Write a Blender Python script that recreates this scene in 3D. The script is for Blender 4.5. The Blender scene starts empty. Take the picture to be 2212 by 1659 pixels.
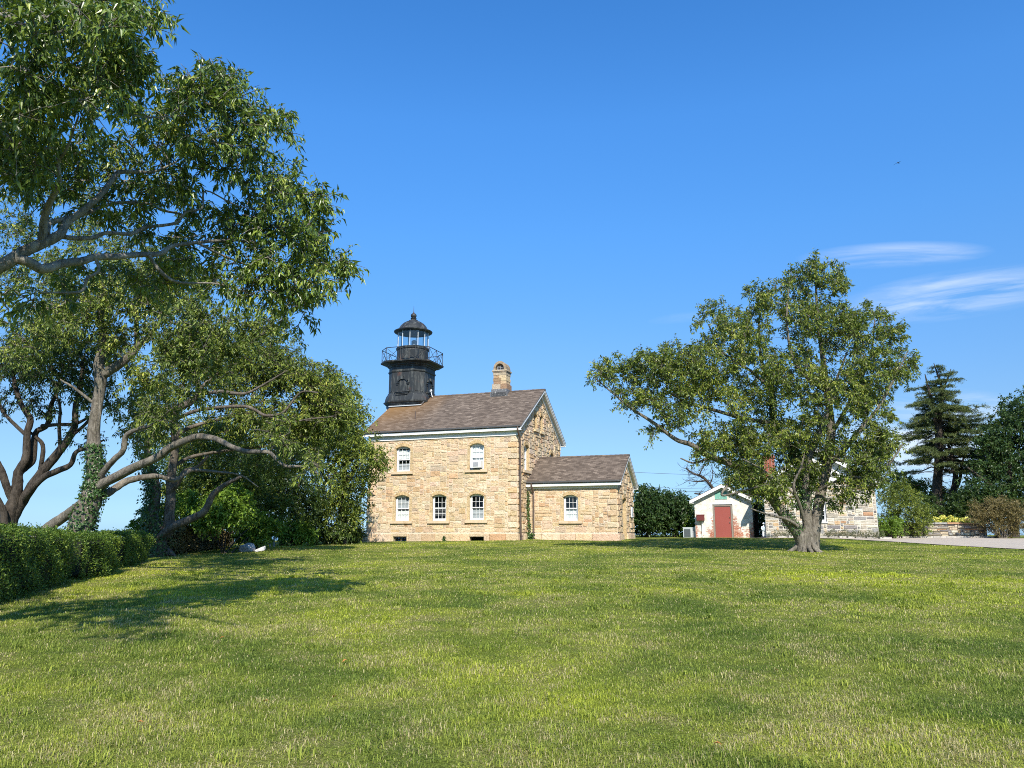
import bpy, math, random
import numpy as np
from mathutils import Vector, Matrix

# ------------------------------------------------------------------ camera, sky, sun
sc = bpy.context.scene
COL = sc.collection
R_ = math.radians
F, PITCH, EYE = 1661.0, 0.1915, np.array([0.0, 0.0, 1.6])     # focal length in px of a 2212 px wide frame
CP, SP = math.cos(PITCH), math.sin(PITCH)
cam_d = bpy.data.cameras.new("camera"); cam = bpy.data.objects.new("camera", cam_d); COL.objects.link(cam)
cam_d.sensor_width = 36.0; cam_d.lens = 36.0 * F / 2212.0; cam_d.clip_start = 0.1; cam_d.clip_end = 20000
cam.location = (0, 0, 1.6); cam.rotation_euler = (math.pi / 2 + PITCH, 0, 0)
sc.camera = cam
sc.render.resolution_x, sc.render.resolution_y = 1024, 768
SUNV = Vector((0.15, -1.2, 1.0)).normalized()
SUN_EL = math.asin(SUNV.z); SUN_AZ = math.atan2(SUNV.x, SUNV.y)
sun_d = bpy.data.lights.new("sun", 'SUN'); sun = bpy.data.objects.new("sun", sun_d); COL.objects.link(sun)
sun_d.energy = 5.0; sun_d.angle = R_(0.5); sun_d.color = (1.0, 0.93, 0.82)
sun.rotation_euler = SUNV.to_track_quat('Z', 'Y').to_euler(); sun.location = (20, -40, 40)
sc.view_settings.view_transform = 'Standard'; sc.view_settings.look = 'None'
sc.view_settings.exposure = 0.5; sc.view_settings.gamma = 1.0
sc.cycles.use_denoising = False; sc.cycles.filter_width = 1.0; sc.cycles.max_bounces = 7; sc.cycles.diffuse_bounces = 3; sc.cycles.glossy_bounces = 3
sc.cycles.transmission_bounces = 4; sc.cycles.transparent_max_bounces = 8
sc.cycles.caustics_reflective = False; sc.cycles.caustics_refractive = False


class NT:
    """short helper to wire node trees"""
    def __init__(s, tree):
        s.t = tree; s.n = tree.nodes; s.l = tree.links
    def new(s, typ, ins=None, **kw):
        n = s.n.new(typ)
        for k, v in kw.items(): setattr(n, k, v)
        for k, v in (ins or {}).items():
            i = n.inputs[k]
            if isinstance(v, bpy.types.NodeSocket): s.l.new(v, i)
            else: i.default_value = v
        return n
    def math(s, op, a, b=0.0, c=0.0, clamp=False):
        n = s.new('ShaderNodeMath', {0: a, 1: b, 2: c}, operation=op); n.use_clamp = clamp
        return n.outputs[0]
    def mix(s, f, a, b, blend='MIX'):
        n = s.new('ShaderNodeMix', data_type='RGBA', blend_type=blend)
        for idx, v in ((0, f), (6, a), (7, b)):
            i = n.inputs[idx]
            if isinstance(v, bpy.types.NodeSocket): s.l.new(v, i)
            else: i.default_value = v if idx == 0 else (tuple(v) + (1,))[:4]
        return n.outputs[2]
    def noise(s, vec, scale, detail=3.0, rough=0.55, dist=0.0):
        return s.new('ShaderNodeTexNoise', {'Vector': vec, 'Scale': scale, 'Detail': detail, 'Roughness': rough, 'Distortion': dist}).outputs['Fac']
    def ramp(s, f, stops):
        n = s.new('ShaderNodeValToRGB', {0: f}); e = n.color_ramp.elements
        while len(e) < len(stops): e.new(0.5)
        for el, (p, c) in zip(e, stops):
            el.position = p; el.color = (tuple(c) + (1,))[:4] if not isinstance(c, (int, float)) else (c, c, c, 1)
        return n.outputs[0]
    def mapr(s, f, a, b, c=0.0, d=1.0):
        n = s.new('ShaderNodeMapRange', {0: f, 1: a, 2: b, 3: c, 4: d}); n.clamp = True
        return n.outputs[0]


def build_world():
    w = bpy.data.worlds.new("World"); sc.world = w; w.use_nodes = True
    t = NT(w.node_tree); t.n.clear()
    sky = t.new('ShaderNodeTexSky', sky_type='NISHITA', sun_disc=False, sun_elevation=SUN_EL, sun_rotation=SUN_AZ,
                altitude=10.0, air_density=1.0, dust_density=0.35, ozone_density=2.2)
    hs = t.new('ShaderNodeHueSaturation', {'Hue': 0.505, 'Saturation': 1.22, 'Value': 1.0, 'Color': sky.outputs[0]})
    # thin cirrus, in the direction of the view from any place
    tc = t.new('ShaderNodeTexCoord').outputs['Generated']
    sx = t.new('ShaderNodeSeparateXYZ', {0: tc})
    yy = t.math('MAXIMUM', sx.outputs[1], 0.02)
    X = t.math('DIVIDE', sx.outputs[0], yy); Z = t.math('DIVIDE', sx.outputs[2], yy)
    v = t.new('ShaderNodeCombineXYZ', {0: X, 1: Z, 2: 0.0}).outputs[0]
    def patch(cx, cz, rx, rz, rot, seed, amt, sharp):
        m = t.new('ShaderNodeMapping', {'Vector': v}, vector_type='TEXTURE')
        m.inputs['Location'].default_value = (cx, cz, 0); m.inputs['Rotation'].default_value = (0, 0, rot); m.inputs['Scale'].default_value = (rx, rz, 1)
        g = t.new('ShaderNodeTexGradient', {'Vector': m.outputs[0]}, gradient_type='SPHERICAL').outputs['Fac']
        m2 = t.new('ShaderNodeMapping', {'Vector': v}, vector_type='TEXTURE')
        m2.inputs['Location'].default_value = (seed, seed * 2, 0); m2.inputs['Rotation'].default_value = (0, 0, rot); m2.inputs['Scale'].default_value = (0.30, 0.035, 1)
        n = t.noise(m2.outputs[0], 1.6, 6.0, 0.6, 0.6)
        n = t.mapr(n, 0.36, 0.36 + sharp)
        g2 = t.mapr(g, 0.0, 0.55)
        return t.math('MULTIPLY', t.math('MULTIPLY', n, g2), amt)
    cl = [patch(0.525, 0.374, 0.14, 0.020, 0.05, 3.1, 0.34, 0.30), patch(0.605, 0.318, 0.19, 0.036, 0.15, 7.7, 0.42, 0.30),
          patch(0.36, 0.30, 0.07, 0.012, 0.14, 1.7, 0.15, 0.4), patch(0.23, 0.285, 0.05, 0.008, 0.12, 4.4, 0.12, 0.4),
          patch(0.52, 0.105, 0.16, 0.06, 0.0, 9.3, 0.75, 0.35), patch(0.58, 0.16, 0.10, 0.03, 0.0, 5.3, 0.5, 0.3)]
    a = cl[0]
    for c in cl[1:]: a = t.math('MAXIMUM', a, c)
    # clear sea air: deeper blue overhead, no yellow band at the horizon
    k = 1.533
    tint = t.ramp(t.new('ShaderNodeSeparateXYZ', {0: t.new('ShaderNodeVectorMath', {0: tc}, operation='NORMALIZE').outputs[0]}).outputs[2],
                  [(p, tuple(k * q for q in c)) for p, c in ((0.0, (0.190, 0.325, 0.66)), (0.012, (0.194, 0.317, 0.615)), (0.044, (0.197, 0.283, 0.453)), (0.128, (0.308, 0.356, 0.417)), (0.232, (0.376, 0.468, 0.525)),
                                                         (0.369, (0.412, 0.608, 0.692)), (0.493, (0.433, 0.689, 0.80)), (0.60, (0.383, 0.665, 0.792)), (1.0, (0.36, 0.65, 0.80)))])
    col = t.mix(a, t.mix(1.0, hs.outputs[0], tint, 'MULTIPLY'), (5.0, 5.3, 5.6))
    bg = t.new('ShaderNodeBackground', {'Color': col, 'Strength': 0.15})
    out = t.new('ShaderNodeOutputWorld'); t.l.new(bg.outputs[0], out.inputs[0])
build_world()

rng = np.random.default_rng(11)
random.seed(5)


def px(u, v, y):
    """world point seen at pixel (u, v) of the 2212 px wide photograph, at distance y down the lawn"""
    a, b = (u - 1106) / F, -(v - 829.5) / F
    d = np.array([a, CP - b * SP, SP + b * CP])
    return EYE + d * (y / d[1])
def dep(p): return p[1] * CP + (p[2] - 1.6) * SP
def sstep(a, b, x):
    t = np.clip((x - a) / (b - a), 0, 1); return t * t * (3 - 2 * t)
def gz(x, y):
    """height of the ground"""
    x = np.asarray(x, float); y = np.asarray(y, float)
    z = 0.0247 * np.minimum(y, 47.5) + 0.004 * np.clip(y - 47.5, 0, 20)
    z = z + 0.0105 * np.clip(x, -14, 12) * sstep(36, 47, y)
    z = z + 0.025 * np.sin(x * 0.7 + 1.3) * np.sin(y * 0.45) + 0.02 * np.sin(x * 0.31 - y * 0.23)
    z = z - 19.0 * sstep(-17, -34, x) - 20.0 * sstep(85, 130, y)
    return z
def gp(x, y, dz=0.0): return np.array([x, y, float(gz(x, y)) + dz])

# ------------------------------------------------------------------ mesh helpers
class MB:
    """collects geometry for ONE mesh object"""
    def __init__(s): s.v = []; s.f = []; s.c = []; s.n = 0; s.uv = []
    def add(s, V, Fs, col=None, uv=None):
        V = np.asarray(V, float).reshape(-1, 3); Fs = np.asarray(Fs, int)
        s.v.append(V); s.f.append(Fs + s.n); s.n += len(V)
        if col is None: col = (1, 1, 1)
        c = np.asarray(col, float)
        s.c.append(np.broadcast_to(c, (len(Fs), 3)) if c.ndim == 1 else c)
        s.uv.append(uv)
    def merge(s, o, off=(0, 0, 0)):
        s.v += [V + np.asarray(off, float) for V in o.v]; s.f += [Q + s.n for Q in o.f]; s.c += o.c; s.uv += o.uv; s.n += o.n
    def box(s, a, b, col=None):
        x0, y0, z0 = a; x1, y1, z1 = b
        s.add([(x0, y0, z0), (x1, y0, z0), (x1, y1, z0), (x0, y1, z0), (x0, y0, z1), (x1, y0, z1), (x1, y1, z1), (x0, y1, z1)],
              [(0, 3, 2, 1), (4, 5, 6, 7), (0, 1, 5, 4), (1, 2, 6, 5), (2, 3, 7, 6), (3, 0, 4, 7)], col)
    def prism(s, poly, ax, d0, d1, col=None):
        """polygon in a plane pushed along axis ax; poly = (p, q) pairs in the other two axes"""
        n = len(poly)
        def P(p, q, d): return {0: (d, p, q), 1: (p, d, q), 2: (p, q, d)}[ax]
        V = [P(p, q, d0) for p, q in poly] + [P(p, q, d1) for p, q in poly]
        s.add(V, [(i, (i + 1) % n, n + (i + 1) % n, n + i) for i in range(n)], col)
        tri = [(0, i, i + 1) for i in range(1, n - 1)]
        s.add(V[:n], tri, col); s.add(V[n:], [t[::-1] for t in tri], col)
    def rings(s, rs, col=None, cap=True):
        k = len(rs[0]); V = np.concatenate([np.asarray(r, float) for r in rs])
        Q = [(i * k + j, i * k + (j + 1) % k, (i + 1) * k + (j + 1) % k, (i + 1) * k + j) for i in range(len(rs) - 1) for j in range(k)]
        s.add(V, Q, col)
        if cap:
            for r, flip in ((rs[0], True), (rs[-1], False)):
                t = [(0, j, j + 1) for j in range(1, k - 1)]
                s.add(r, [q[::-1] for q in t] if flip else t, col)
    def lathe(s, prof, c=(0, 0), k=24, col=None):
        an = np.arange(k) * 2 * math.pi / k
        s.rings([np.stack([c[0] + r * np.cos(an), c[1] + r * np.sin(an), np.full(k, z)], 1) for r, z in prof], col)
    def tube(s, P, R, k=6, col=None, wob=0.0):
        P = np.asarray(P, float); n = len(P); R = np.broadcast_to(np.asarray(R, float), (n,))
        T = np.gradient(P, axis=0); T /= np.linalg.norm(T, axis=1)[:, None] + 1e-9
        ref = np.array([0, 0, 1.0]) if abs(T[0][2]) < 0.9 else np.array([1.0, 0, 0])
        N = np.zeros((n, 3)); a = np.cross(T[0], ref); a /= np.linalg.norm(a); N[0] = a
        for i in range(1, n):
            a = N[i - 1] - T[i] * np.dot(N[i - 1], T[i]); N[i] = a / (np.linalg.norm(a) + 1e-9)
        B = np.cross(T, N); an = np.arange(k) * 2 * math.pi / k
        rr = R[:, None] * (1 + wob * rng.uniform(-1, 1, (n, k))) if wob else np.repeat(R[:, None], k, 1)
        V = P[:, None] + rr[..., None] * (np.cos(an)[None, :, None] * N[:, None] + np.sin(an)[None, :, None] * B[:, None])
        V = V.reshape(-1, 3)
        i = np.arange(n - 1)[:, None] * k; j = np.arange(k)[None]; j2 = (j + 1) % k
        Q = np.stack([i + j, i + j2, i + k + j2, i + k + j], -1).reshape(-1, 4)
        s.add(V, Q, col)
        if k > 2:
            t = [(0, q, q + 1) for q in range(1, k - 1)]
            s.add(V[-k:], t, col); s.add(V[:k], [q[::-1] for q in t], col)
    def build(s, name, mat, parent=None, smooth=False, loc=None, rotz=None, edge=None):
        me = bpy.data.meshes.new(name)
        V = np.concatenate(s.v); me.vertices.add(len(V)); me.vertices.foreach_set('co', V.astype(np.float32).ravel())
        lv = np.concatenate([f.ravel() for f in s.f]); lt = np.concatenate([np.full(len(f), f.shape[1]) for f in s.f])
        ls = np.concatenate([[0], np.cumsum(lt)[:-1]])
        me.loops.add(len(lv)); me.loops.foreach_set('vertex_index', lv.astype(np.int32))
        me.polygons.add(len(lt)); me.polygons.foreach_set('loop_start', ls.astype(np.int32))
        C = np.concatenate(s.c); at = me.attributes.new('col', 'FLOAT_COLOR', 'FACE')
        at.data.foreach_set('color', np.concatenate([C, np.ones((len(C), 1))], 1).astype(np.float32).ravel())
        if any(u is not None for u in s.uv):
            uvl = me.uv_layers.new(name='UVMap')
            U = np.concatenate([np.asarray(u, float).reshape(-1, 2) if u is not None else np.zeros((f.size, 2)) for u, f in zip(s.uv, s.f)])
            uvl.data.foreach_set('uv', U.astype(np.float32).ravel())
        me.polygons.foreach_set('use_smooth', np.full(len(lt), bool(smooth)))
        me.update(calc_edges=True); me.validate()
        if smooth and edge: me.set_sharp_from_angle(angle=edge)
        me.materials.append(mat)
        o = bpy.data.objects.new(name, me); COL.objects.link(o)
        if parent is not None: o.parent = parent
        if loc is not None: o.location = loc
        if rotz is not None: o.rotation_euler = (0, 0, rotz)
        return o
def tag(o, label=None, cat=None, group=None, kind=None):
    for k, v in (('label', label), ('category', cat), ('group', group), ('kind', kind)):
        if v: o[k] = v
    return o
def empty(name, loc, rotz=0.0, label=None, cat=None, group=None):
    o = bpy.data.objects.new(name, None); COL.objects.link(o); o.location = tuple(loc); o.rotation_euler = (0, 0, rotz)
    o.empty_display_size = 0.3
    return tag(o, label, cat, group)
def smooth_path(P, m):
    """Catmull-Rom through rows of P (any columns), m points per span"""
    P = np.asarray(P, float)
    if len(P) < 3: return np.array([P[0] + (P[-1] - P[0]) * t for t in np.linspace(0, 1, m + 1)])
    Q = np.vstack([2 * P[0] - P[1], P, 2 * P[-1] - P[-2]]); out = []
    for i in range(1, len(Q) - 2):
        a, b, c, d = Q[i - 1:i + 3]
        for t in np.arange(m) / m:
            out.append(0.5 * (2 * b + (c - a) * t + (2 * a - 5 * b + 4 * c - d) * t * t + (-a + 3 * b - 3 * c + d) * t ** 3))
    out.append(P[-1]); return np.array(out)

# ------------------------------------------------------------------ materials
def mat(name):
    m = bpy.data.materials.new(name); m.use_nodes = True
    t = NT(m.node_tree); t.n.clear()
    t.out = t.new('ShaderNodeOutputMaterial'); t.bs = t.new('ShaderNodeBsdfPrincipled')
    t.l.new(t.bs.outputs[0], t.out.inputs[0])
    return m, t
def setc(t, col=None, rough=0.7, bump=None, bs=0.3, bd=0.02, spec=None, metal=None):
    if col is not None:
        if isinstance(col, bpy.types.NodeSocket): t.l.new(col, t.bs.inputs['Base Color'])
        else: t.bs.inputs['Base Color'].default_value = tuple(col) + (1,)
    if isinstance(rough, bpy.types.NodeSocket): t.l.new(rough, t.bs.inputs['Roughness'])
    else: t.bs.inputs['Roughness'].default_value = rough
    if spec is not None: t.bs.inputs['Specular IOR Level'].default_value = spec
    if metal is not None: t.bs.inputs['Metallic'].default_value = metal
    if bump is not None:
        b = t.new('ShaderNodeBump', {'Height': bump, 'Strength': bs, 'Distance': bd}); t.l.new(b.outputs[0], t.bs.inputs['Normal'])
def oc(t): return t.new('ShaderNodeTexCoord').outputs['Object']
def attr(t, n='col', o='Color'): return t.new('ShaderNodeAttribute', attribute_name=n).outputs[o]

def m_stone(name, bumpd=0.05, vary=0.35, s=1.0, veins=(0.30, 0.17, 0.07)):
    m, t = mat(name); c = oc(t); a = attr(t)
    n1 = t.noise(c, 5.0 * s, 5, 0.65, 0.8); n2 = t.noise(c, 16.0 * s, 4, 0.6)
    n3 = t.noise(c, 9.0 * s, 5, 0.7, 1.5); n4 = t.noise(c, 0.7, 4, 0.6)
    col = t.mix(t.math('MULTIPLY', t.mapr(n1, 0.50, 0.68), 0.40), a, veins)
    col = t.mix(t.mapr(n3, 0.54, 0.66, 0, 0.28), col, t.mix(1.0, a, (0.80, 0.58, 0.40), 'MULTIPLY'))
    col = t.mix(t.mapr(n4, 0.48, 0.70, 0, 0.30), col, t.mix(1.0, a, (0.62, 0.60, 0.58), 'MULTIPLY'))
    col = t.mix(t.mapr(n2, 0.3, 0.75, 0.0, vary), col, t.mix(1.0, a, (1.22, 1.2, 1.14), 'MULTIPLY'))
    col = t.mix(t.mapr(n2, 0.62, 0.80, 0.0, 0.5), col, t.mix(1.0, a, (0.42, 0.38, 0.34), 'MULTIPLY'))
    h = t.math('ADD', t.math('MULTIPLY', n1, 1.0), t.math('MULTIPLY', n2, 0.45))
    setc(t, col, 0.92, h, 0.9, bumpd, spec=0.15)
    return m
M_STONE = m_stone('tan_rock_faced_granite', 0.09)
M_DRESSED = m_stone('dressed_tan_stone', 0.012, 0.3)
M_RUBBLE = m_stone('grey_rubble_stone', 0.06, 0.3, 1.2, (0.16, 0.12, 0.08))

def m_paint(name, base, chips=None, amount=0.6, rough=0.55, scale=9.0):
    m, t = mat(name); c = oc(t)
    n = t.noise(c, scale, 5, 0.65); n2 = t.noise(c, 1.3, 3)
    col = t.mix(t.mapr(n2, 0.3, 0.7, 0, 0.35), base, tuple(b * 0.80 for b in base))
    if chips: col = t.mix(t.mapr(n, amount, amount + 0.06), col, chips)
    setc(t, col, rough, n, 0.15, 0.01)
    return m
M_WHITE = m_paint('white_weathered_paint', (0.80, 0.80, 0.78), (0.40, 0.38, 0.34), 0.66)
M_TRIM = m_paint('white_flaking_trim', (0.78, 0.78, 0.75), (0.30, 0.28, 0.25), 0.655, 0.6, 5.0)
M_SASH = m_paint('white_window_paint', (0.82, 0.82, 0.81))
M_CURTAIN = m_paint('white_cloth', (0.80, 0.80, 0.78), rough=0.9)
M_GREYBLIND = m_paint('grey_screen_cloth', (0.42, 0.43, 0.45), rough=0.9)
M_PIPE = m_paint('brown_downpipe_paint', (0.09, 0.06, 0.045), (0.2, 0.15, 0.12), 0.62)
M_GUTTER = m_paint('dark_gutter_metal', (0.10, 0.10, 0.105), (0.45, 0.44, 0.42), 0.64)
M_LEAD = m_paint('dark_lead_flashing', (0.13, 0.13, 0.13), (0.55, 0.54, 0.50), 0.58)
M_RED = m_paint('red_door_paint', (0.30, 0.072, 0.055), (0.40, 0.17, 0.14), 0.72, 0.45)
M_DARKRED = m_paint('dark_red_box_paint', (0.14, 0.022, 0.02), (0.25, 0.1, 0.08), 0.7)
M_BARN = m_paint('weathered_and_shaded_grey_wood', (0.24, 0.21, 0.17), (0.10, 0.08, 0.06), 0.6)  # real weathering on frames; on the picket fence it stands in for shade
M_GREEN = m_paint('green_louvre_paint', (0.16, 0.42, 0.33), (0.55, 0.62, 0.56), 0.58)
M_DARKWOOD = m_paint('near_black_boards', (0.018, 0.016, 0.014))  # also carries the painted shade of the panel beside the shed
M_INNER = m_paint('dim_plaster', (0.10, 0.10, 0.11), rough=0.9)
M_UNIT = m_paint('pale_grey_enamel', (0.50, 0.54, 0.55), rough=0.4)
M_UNITD = m_paint('dark_grey_grille', (0.10, 0.12, 0.13), rough=0.6)
M_AC = m_paint('white_plastic_shell', (0.82, 0.82, 0.80), rough=0.35)
M_BRASS = mat('brass_hardware'); setc(M_BRASS[1], (0.75, 0.66, 0.45), 0.3, metal=0.9); M_BRASS = M_BRASS[0]
M_STEEL = m_paint('galvanised_post', (0.42, 0.44, 0.46), rough=0.5)
M_WIRE = m_paint('dark_cable', (0.05, 0.05, 0.06))
M_STATUE_W = m_paint('white_statue_paint', (0.82, 0.83, 0.84)); M_STATUE_B = m_paint('pale_blue_statue_paint', (0.45, 0.55, 0.62))
M_STATUE_D = m_paint('dark_statue_paint', (0.015, 0.017, 0.02))
M_PAPER = m_paint('white_notice_board', (0.82, 0.82, 0.82)); M_INK = m_paint('grey_print', (0.25, 0.25, 0.26))
M_BIRD = m_paint('dark_feathers', (0.02, 0.02, 0.025))

def m_iron():
    m, t = mat('black_rusting_iron'); c = oc(t)
    st = t.new('ShaderNodeMapping', {'Vector': c}); st.inputs['Scale'].default_value = (1, 1, 0.22)
    n = t.noise(st.outputs[0], 4.5, 6, 0.68, 0.4); n2 = t.noise(c, 2.2, 4)
    col = t.mix(t.mapr(n, 0.50, 0.64), (0.022, 0.025, 0.025), (0.085, 0.09, 0.082))
    col = t.mix(t.mapr(n, 0.66, 0.74, 0, 0.6), col, (0.16, 0.15, 0.13))
    col = t.mix(t.math('MULTIPLY', t.mapr(n2, 0.58, 0.72), t.mapr(n, 0.42, 0.6)), col, (0.09, 0.035, 0.02))
    setc(t, col, 0.55, n, 0.35, 0.02, spec=0.4)
    return m
M_IRON = m_iron()

def m_roof(name, stain):
    m, t = mat(name); uv = t.new('ShaderNodeTexCoord').outputs['UV']; c = oc(t)
    b = t.new('ShaderNodeTexBrick', {'Vector': uv, 'Color1': (0.0, 0.0, 0.0, 1), 'Color2': (1, 1, 1, 1), 'Mortar': (0.5, 0.5, 0.5, 1), 'Scale': 1.0, 'Mortar Size': 0.006,
                                     'Mortar Smooth': 0.3, 'Bias': 0.0, 'Brick Width': 0.27, 'Row Height': 0.135})
    b.offset = 0.5; b.offset_frequency = 2
    n = t.noise(uv, 1.1, 4, 0.6); n2 = t.noise(uv, 30.0, 2); n3 = t.noise(uv, 3.7, 2)
    col = t.ramp(t.math('ADD', t.math('ADD', t.math('MULTIPLY', b.outputs['Color'], 0.50), 0.10), t.math('MULTIPLY', n3, 0.32)),
                 [(0.0, (0.050, 0.037, 0.028)), (0.40, (0.116, 0.089, 0.067)), (0.68, (0.180, 0.140, 0.106)), (1.0, (0.36, 0.29, 0.225))])
    col = t.mix(t.mapr(n, 0.35, 0.7, 0, 0.30), col, t.mix(1.0, col, (0.74, 0.74, 0.75), 'MULTIPLY'))
    col = t.mix(t.math('MULTIPLY', b.outputs['Fac'], 0.75), col, (0.05, 0.042, 0.04))
    if stain:   # rust washed down the shingles below the iron tower
        s = t.new('ShaderNodeSeparateXYZ', {0: c})
        sx = t.mapr(t.math('ADD', s.outputs[0], t.math('MULTIPLY', n, 1.6)), -9.0, -5.2, 1, 0)
        sz = t.mapr(s.outputs[2], 7.4, 9.0)
        col = t.mix(t.math('MULTIPLY', t.math('MULTIPLY', sx, t.math('ADD', 0.35, t.math('MULTIPLY', sz, 0.65))), 0.75), col, (0.24, 0.125, 0.035))
    row = t.math('FRACT', t.math('DIVIDE', t.new('ShaderNodeSeparateXYZ', {0: uv}).outputs[1], 0.135))
    h = t.math('ADD', t.math('ADD', t.math('MULTIPLY', row, -0.6), t.math('MULTIPLY', b.outputs['Color'], 0.25)), t.math('MULTIPLY', n2, 0.12))
    setc(t, col, 0.93, h, 0.7, 0.03, spec=0.15)
    return m
M_ROOF = m_roof('brown_asphalt_shingles', True); M_ROOF2 = m_roof('grey_brown_asphalt_shingles', False)

def m_whitebrick():
    m, t = mat('flaking_whitewashed_brick'); uv = t.new('ShaderNodeTexCoord').outputs['UV']
    b = t.new('ShaderNodeTexBrick', {'Vector': uv, 'Color1': (0.30, 0.085, 0.045, 1), 'Color2': (0.42, 0.15, 0.085, 1), 'Mortar': (0.42, 0.38, 0.32, 1), 'Scale': 1.0, 'Mortar Size': 0.007,
                                     'Brick Width': 0.215, 'Row Height': 0.075})
    st = t.new('ShaderNodeMapping', {'Vector': uv}); st.inputs['Scale'].default_value = (1, 2.6, 1)
    n = t.noise(uv, 1.5, 5, 0.7, 0.6); n2 = t.noise(st.outputs[0], 4.5, 6, 0.72); s = t.new('ShaderNodeSeparateXYZ', {0: uv})
    low = t.mapr(s.outputs[1], 1.5, 0.2, 0.0, 0.13)
    doorw = t.math('MULTIPLY', t.mapr(t.math('ABSOLUTE', t.math('SUBTRACT', s.outputs[0], 1.88)), 1.15, 0.75), t.mapr(s.outputs[1], 2.0, 1.2, 0, 0.12))
    fl = t.math('ADD', t.math('ADD', t.math('ADD', t.math('MULTIPLY', n, 0.5), t.math('MULTIPLY', n2, 0.5)), low), doorw)
    fl = t.math('SUBTRACT', fl, t.math('MULTIPLY', b.outputs['Fac'], 0.10))
    grime = t.noise(uv, 2.6, 5, 0.7)
    wht = t.mix(t.mapr(grime, 0.40, 0.66, 0, 0.75), (0.76, 0.74, 0.67), (0.44, 0.41, 0.33))
    side = t.mapr(t.math('ABSOLUTE', t.math('SUBTRACT', s.outputs[0], 1.82)), 1.35, 1.82, 0, 0.07)
    col = t.mix(t.mapr(t.math('ADD', fl, side), 0.635, 0.66), wht, b.outputs['Color'])
    setc(t, col, 0.9, t.math('SUBTRACT', n2, b.outputs['Fac']), 0.4, 0.012, spec=0.15)
    return m
M_WBRICK = m_whitebrick()

def m_brick():
    m, t = mat('red_brick'); c = oc(t)
    b = t.new('ShaderNodeTexBrick', {'Vector': c, 'Color1': (0.26, 0.07, 0.04, 1), 'Color2': (0.36, 0.13, 0.08, 1), 'Mortar': (0.4, 0.36, 0.3, 1), 'Scale': 1.0, 'Mortar Size': 0.01, 'Brick Width': 0.22, 'Row Height': 0.08})
    setc(t, b.outputs['Color'], 0.9); return m
M_BRICK = m_brick()

def m_glass():
    m, t = mat('window_glass')
    fr = t.math('POWER', t.new('ShaderNodeLayerWeight', {'Blend': 0.5}).outputs['Facing'], 4.0)
    g = t.new('ShaderNodeBsdfGlossy', {'Color': (1, 1, 1, 1), 'Roughness': 0.02}); tr = t.new('ShaderNodeBsdfTransparent', {'Color': (0.86, 0.9, 0.9, 1)})
    mx = t.new('ShaderNodeMixShader', {0: t.math('ADD', t.math('MULTIPLY', fr, 0.85), 0.05, clamp=True), 1: tr.outputs[0], 2: g.outputs[0]})
    t.l.new(mx.outputs[0], t.out.inputs[0]); return m
M_GLASS = m_glass()

def m_leaf(name, stops, trans=(0.16, 0.24, 0.03), tw=0.18, rough=0.42, spec=0.35, patch=0.9):
    m, t = mat(name); a = attr(t, 'col', 'Fac'); c = oc(t)
    n = t.noise(c, patch, 3, 0.6)
    f = t.math('ADD', t.math('MULTIPLY', a, 0.6), t.mapr(n, 0.3, 0.72, 0.0, 0.4))
    col = t.ramp(f, stops); setc(t, col, rough, spec=spec)
    tl = t.new('ShaderNodeBsdfTranslucent', {'Color': t.mix(0.55, t.mix(1.0, col, (2.0, 2.1, 1.2), 'MULTIPLY'), trans)})
    mx = t.new('ShaderNodeMixShader', {0: tw, 1: t.bs.outputs[0], 2: tl.outputs[0]}); t.l.new(mx.outputs[0], t.out.inputs[0])
    return m
M_LEAF_NEAR = m_leaf('glossy_dark_green_leaves', [(0.0, (0.030, 0.058, 0.012)), (0.45, (0.095, 0.153, 0.023)), (0.75, (0.229, 0.297, 0.046)), (1.0, (0.546, 0.519, 0.083))], rough=0.36, spec=0.5)
M_LEAF_OLIVE = m_leaf('olive_green_leaves', [(0.0, (0.034, 0.059, 0.013)), (0.45, (0.117, 0.165, 0.028)), (0.75, (0.281, 0.322, 0.054)), (1.0, (0.587, 0.549, 0.111))], patch=0.45)
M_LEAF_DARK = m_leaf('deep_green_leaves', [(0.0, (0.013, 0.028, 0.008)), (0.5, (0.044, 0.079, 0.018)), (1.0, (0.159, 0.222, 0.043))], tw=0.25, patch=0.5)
M_LEAF_BRIGHT = m_leaf('bright_shrub_leaves', [(0.0, (0.055, 0.110, 0.015)), (0.5, (0.146, 0.250, 0.029)), (1.0, (0.355, 0.486, 0.066))], patch=0.8)
M_LEAF_SUMAC = m_leaf('blue_green_leaves', [(0.0, (0.016, 0.037, 0.011)), (0.5, (0.039, 0.081, 0.023)), (1.0, (0.110, 0.158, 0.040))], tw=0.22, patch=0.6)
M_HEDGE = m_leaf('privet_hedge_leaves', [(0.0, (0.023, 0.048, 0.008)), (0.5, (0.077, 0.141, 0.017)), (1.0, (0.300, 0.373, 0.046))], tw=0.22, rough=0.45, patch=1.2)
M_IVY = m_leaf('ivy_leaves', [(0.0, (0.022, 0.054, 0.014)), (0.6, (0.048, 0.102, 0.024)), (1.0, (0.120, 0.168, 0.042))], tw=0.15, rough=0.35)
M_NEEDLE = m_leaf('spruce_needles', [(0.0, (0.036, 0.060, 0.022)), (0.5, (0.105, 0.138, 0.044)), (1.0, (0.22, 0.235, 0.08))], tw=0.12, rough=0.6, spec=0.25)
M_TANSHRUB = m_leaf('tan_brown_shrub_leaves', [(0.0, (0.084, 0.072, 0.030)), (0.5, (0.180, 0.144, 0.054)), (1.0, (0.312, 0.240, 0.108))], tw=0.2)
M_HERB = m_leaf('grey_green_herb_leaves', [(0.0, (0.07, 0.085, 0.04)), (0.5, (0.13, 0.14, 0.07)), (1.0, (0.24, 0.22, 0.13))], tw=0.2)
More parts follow.
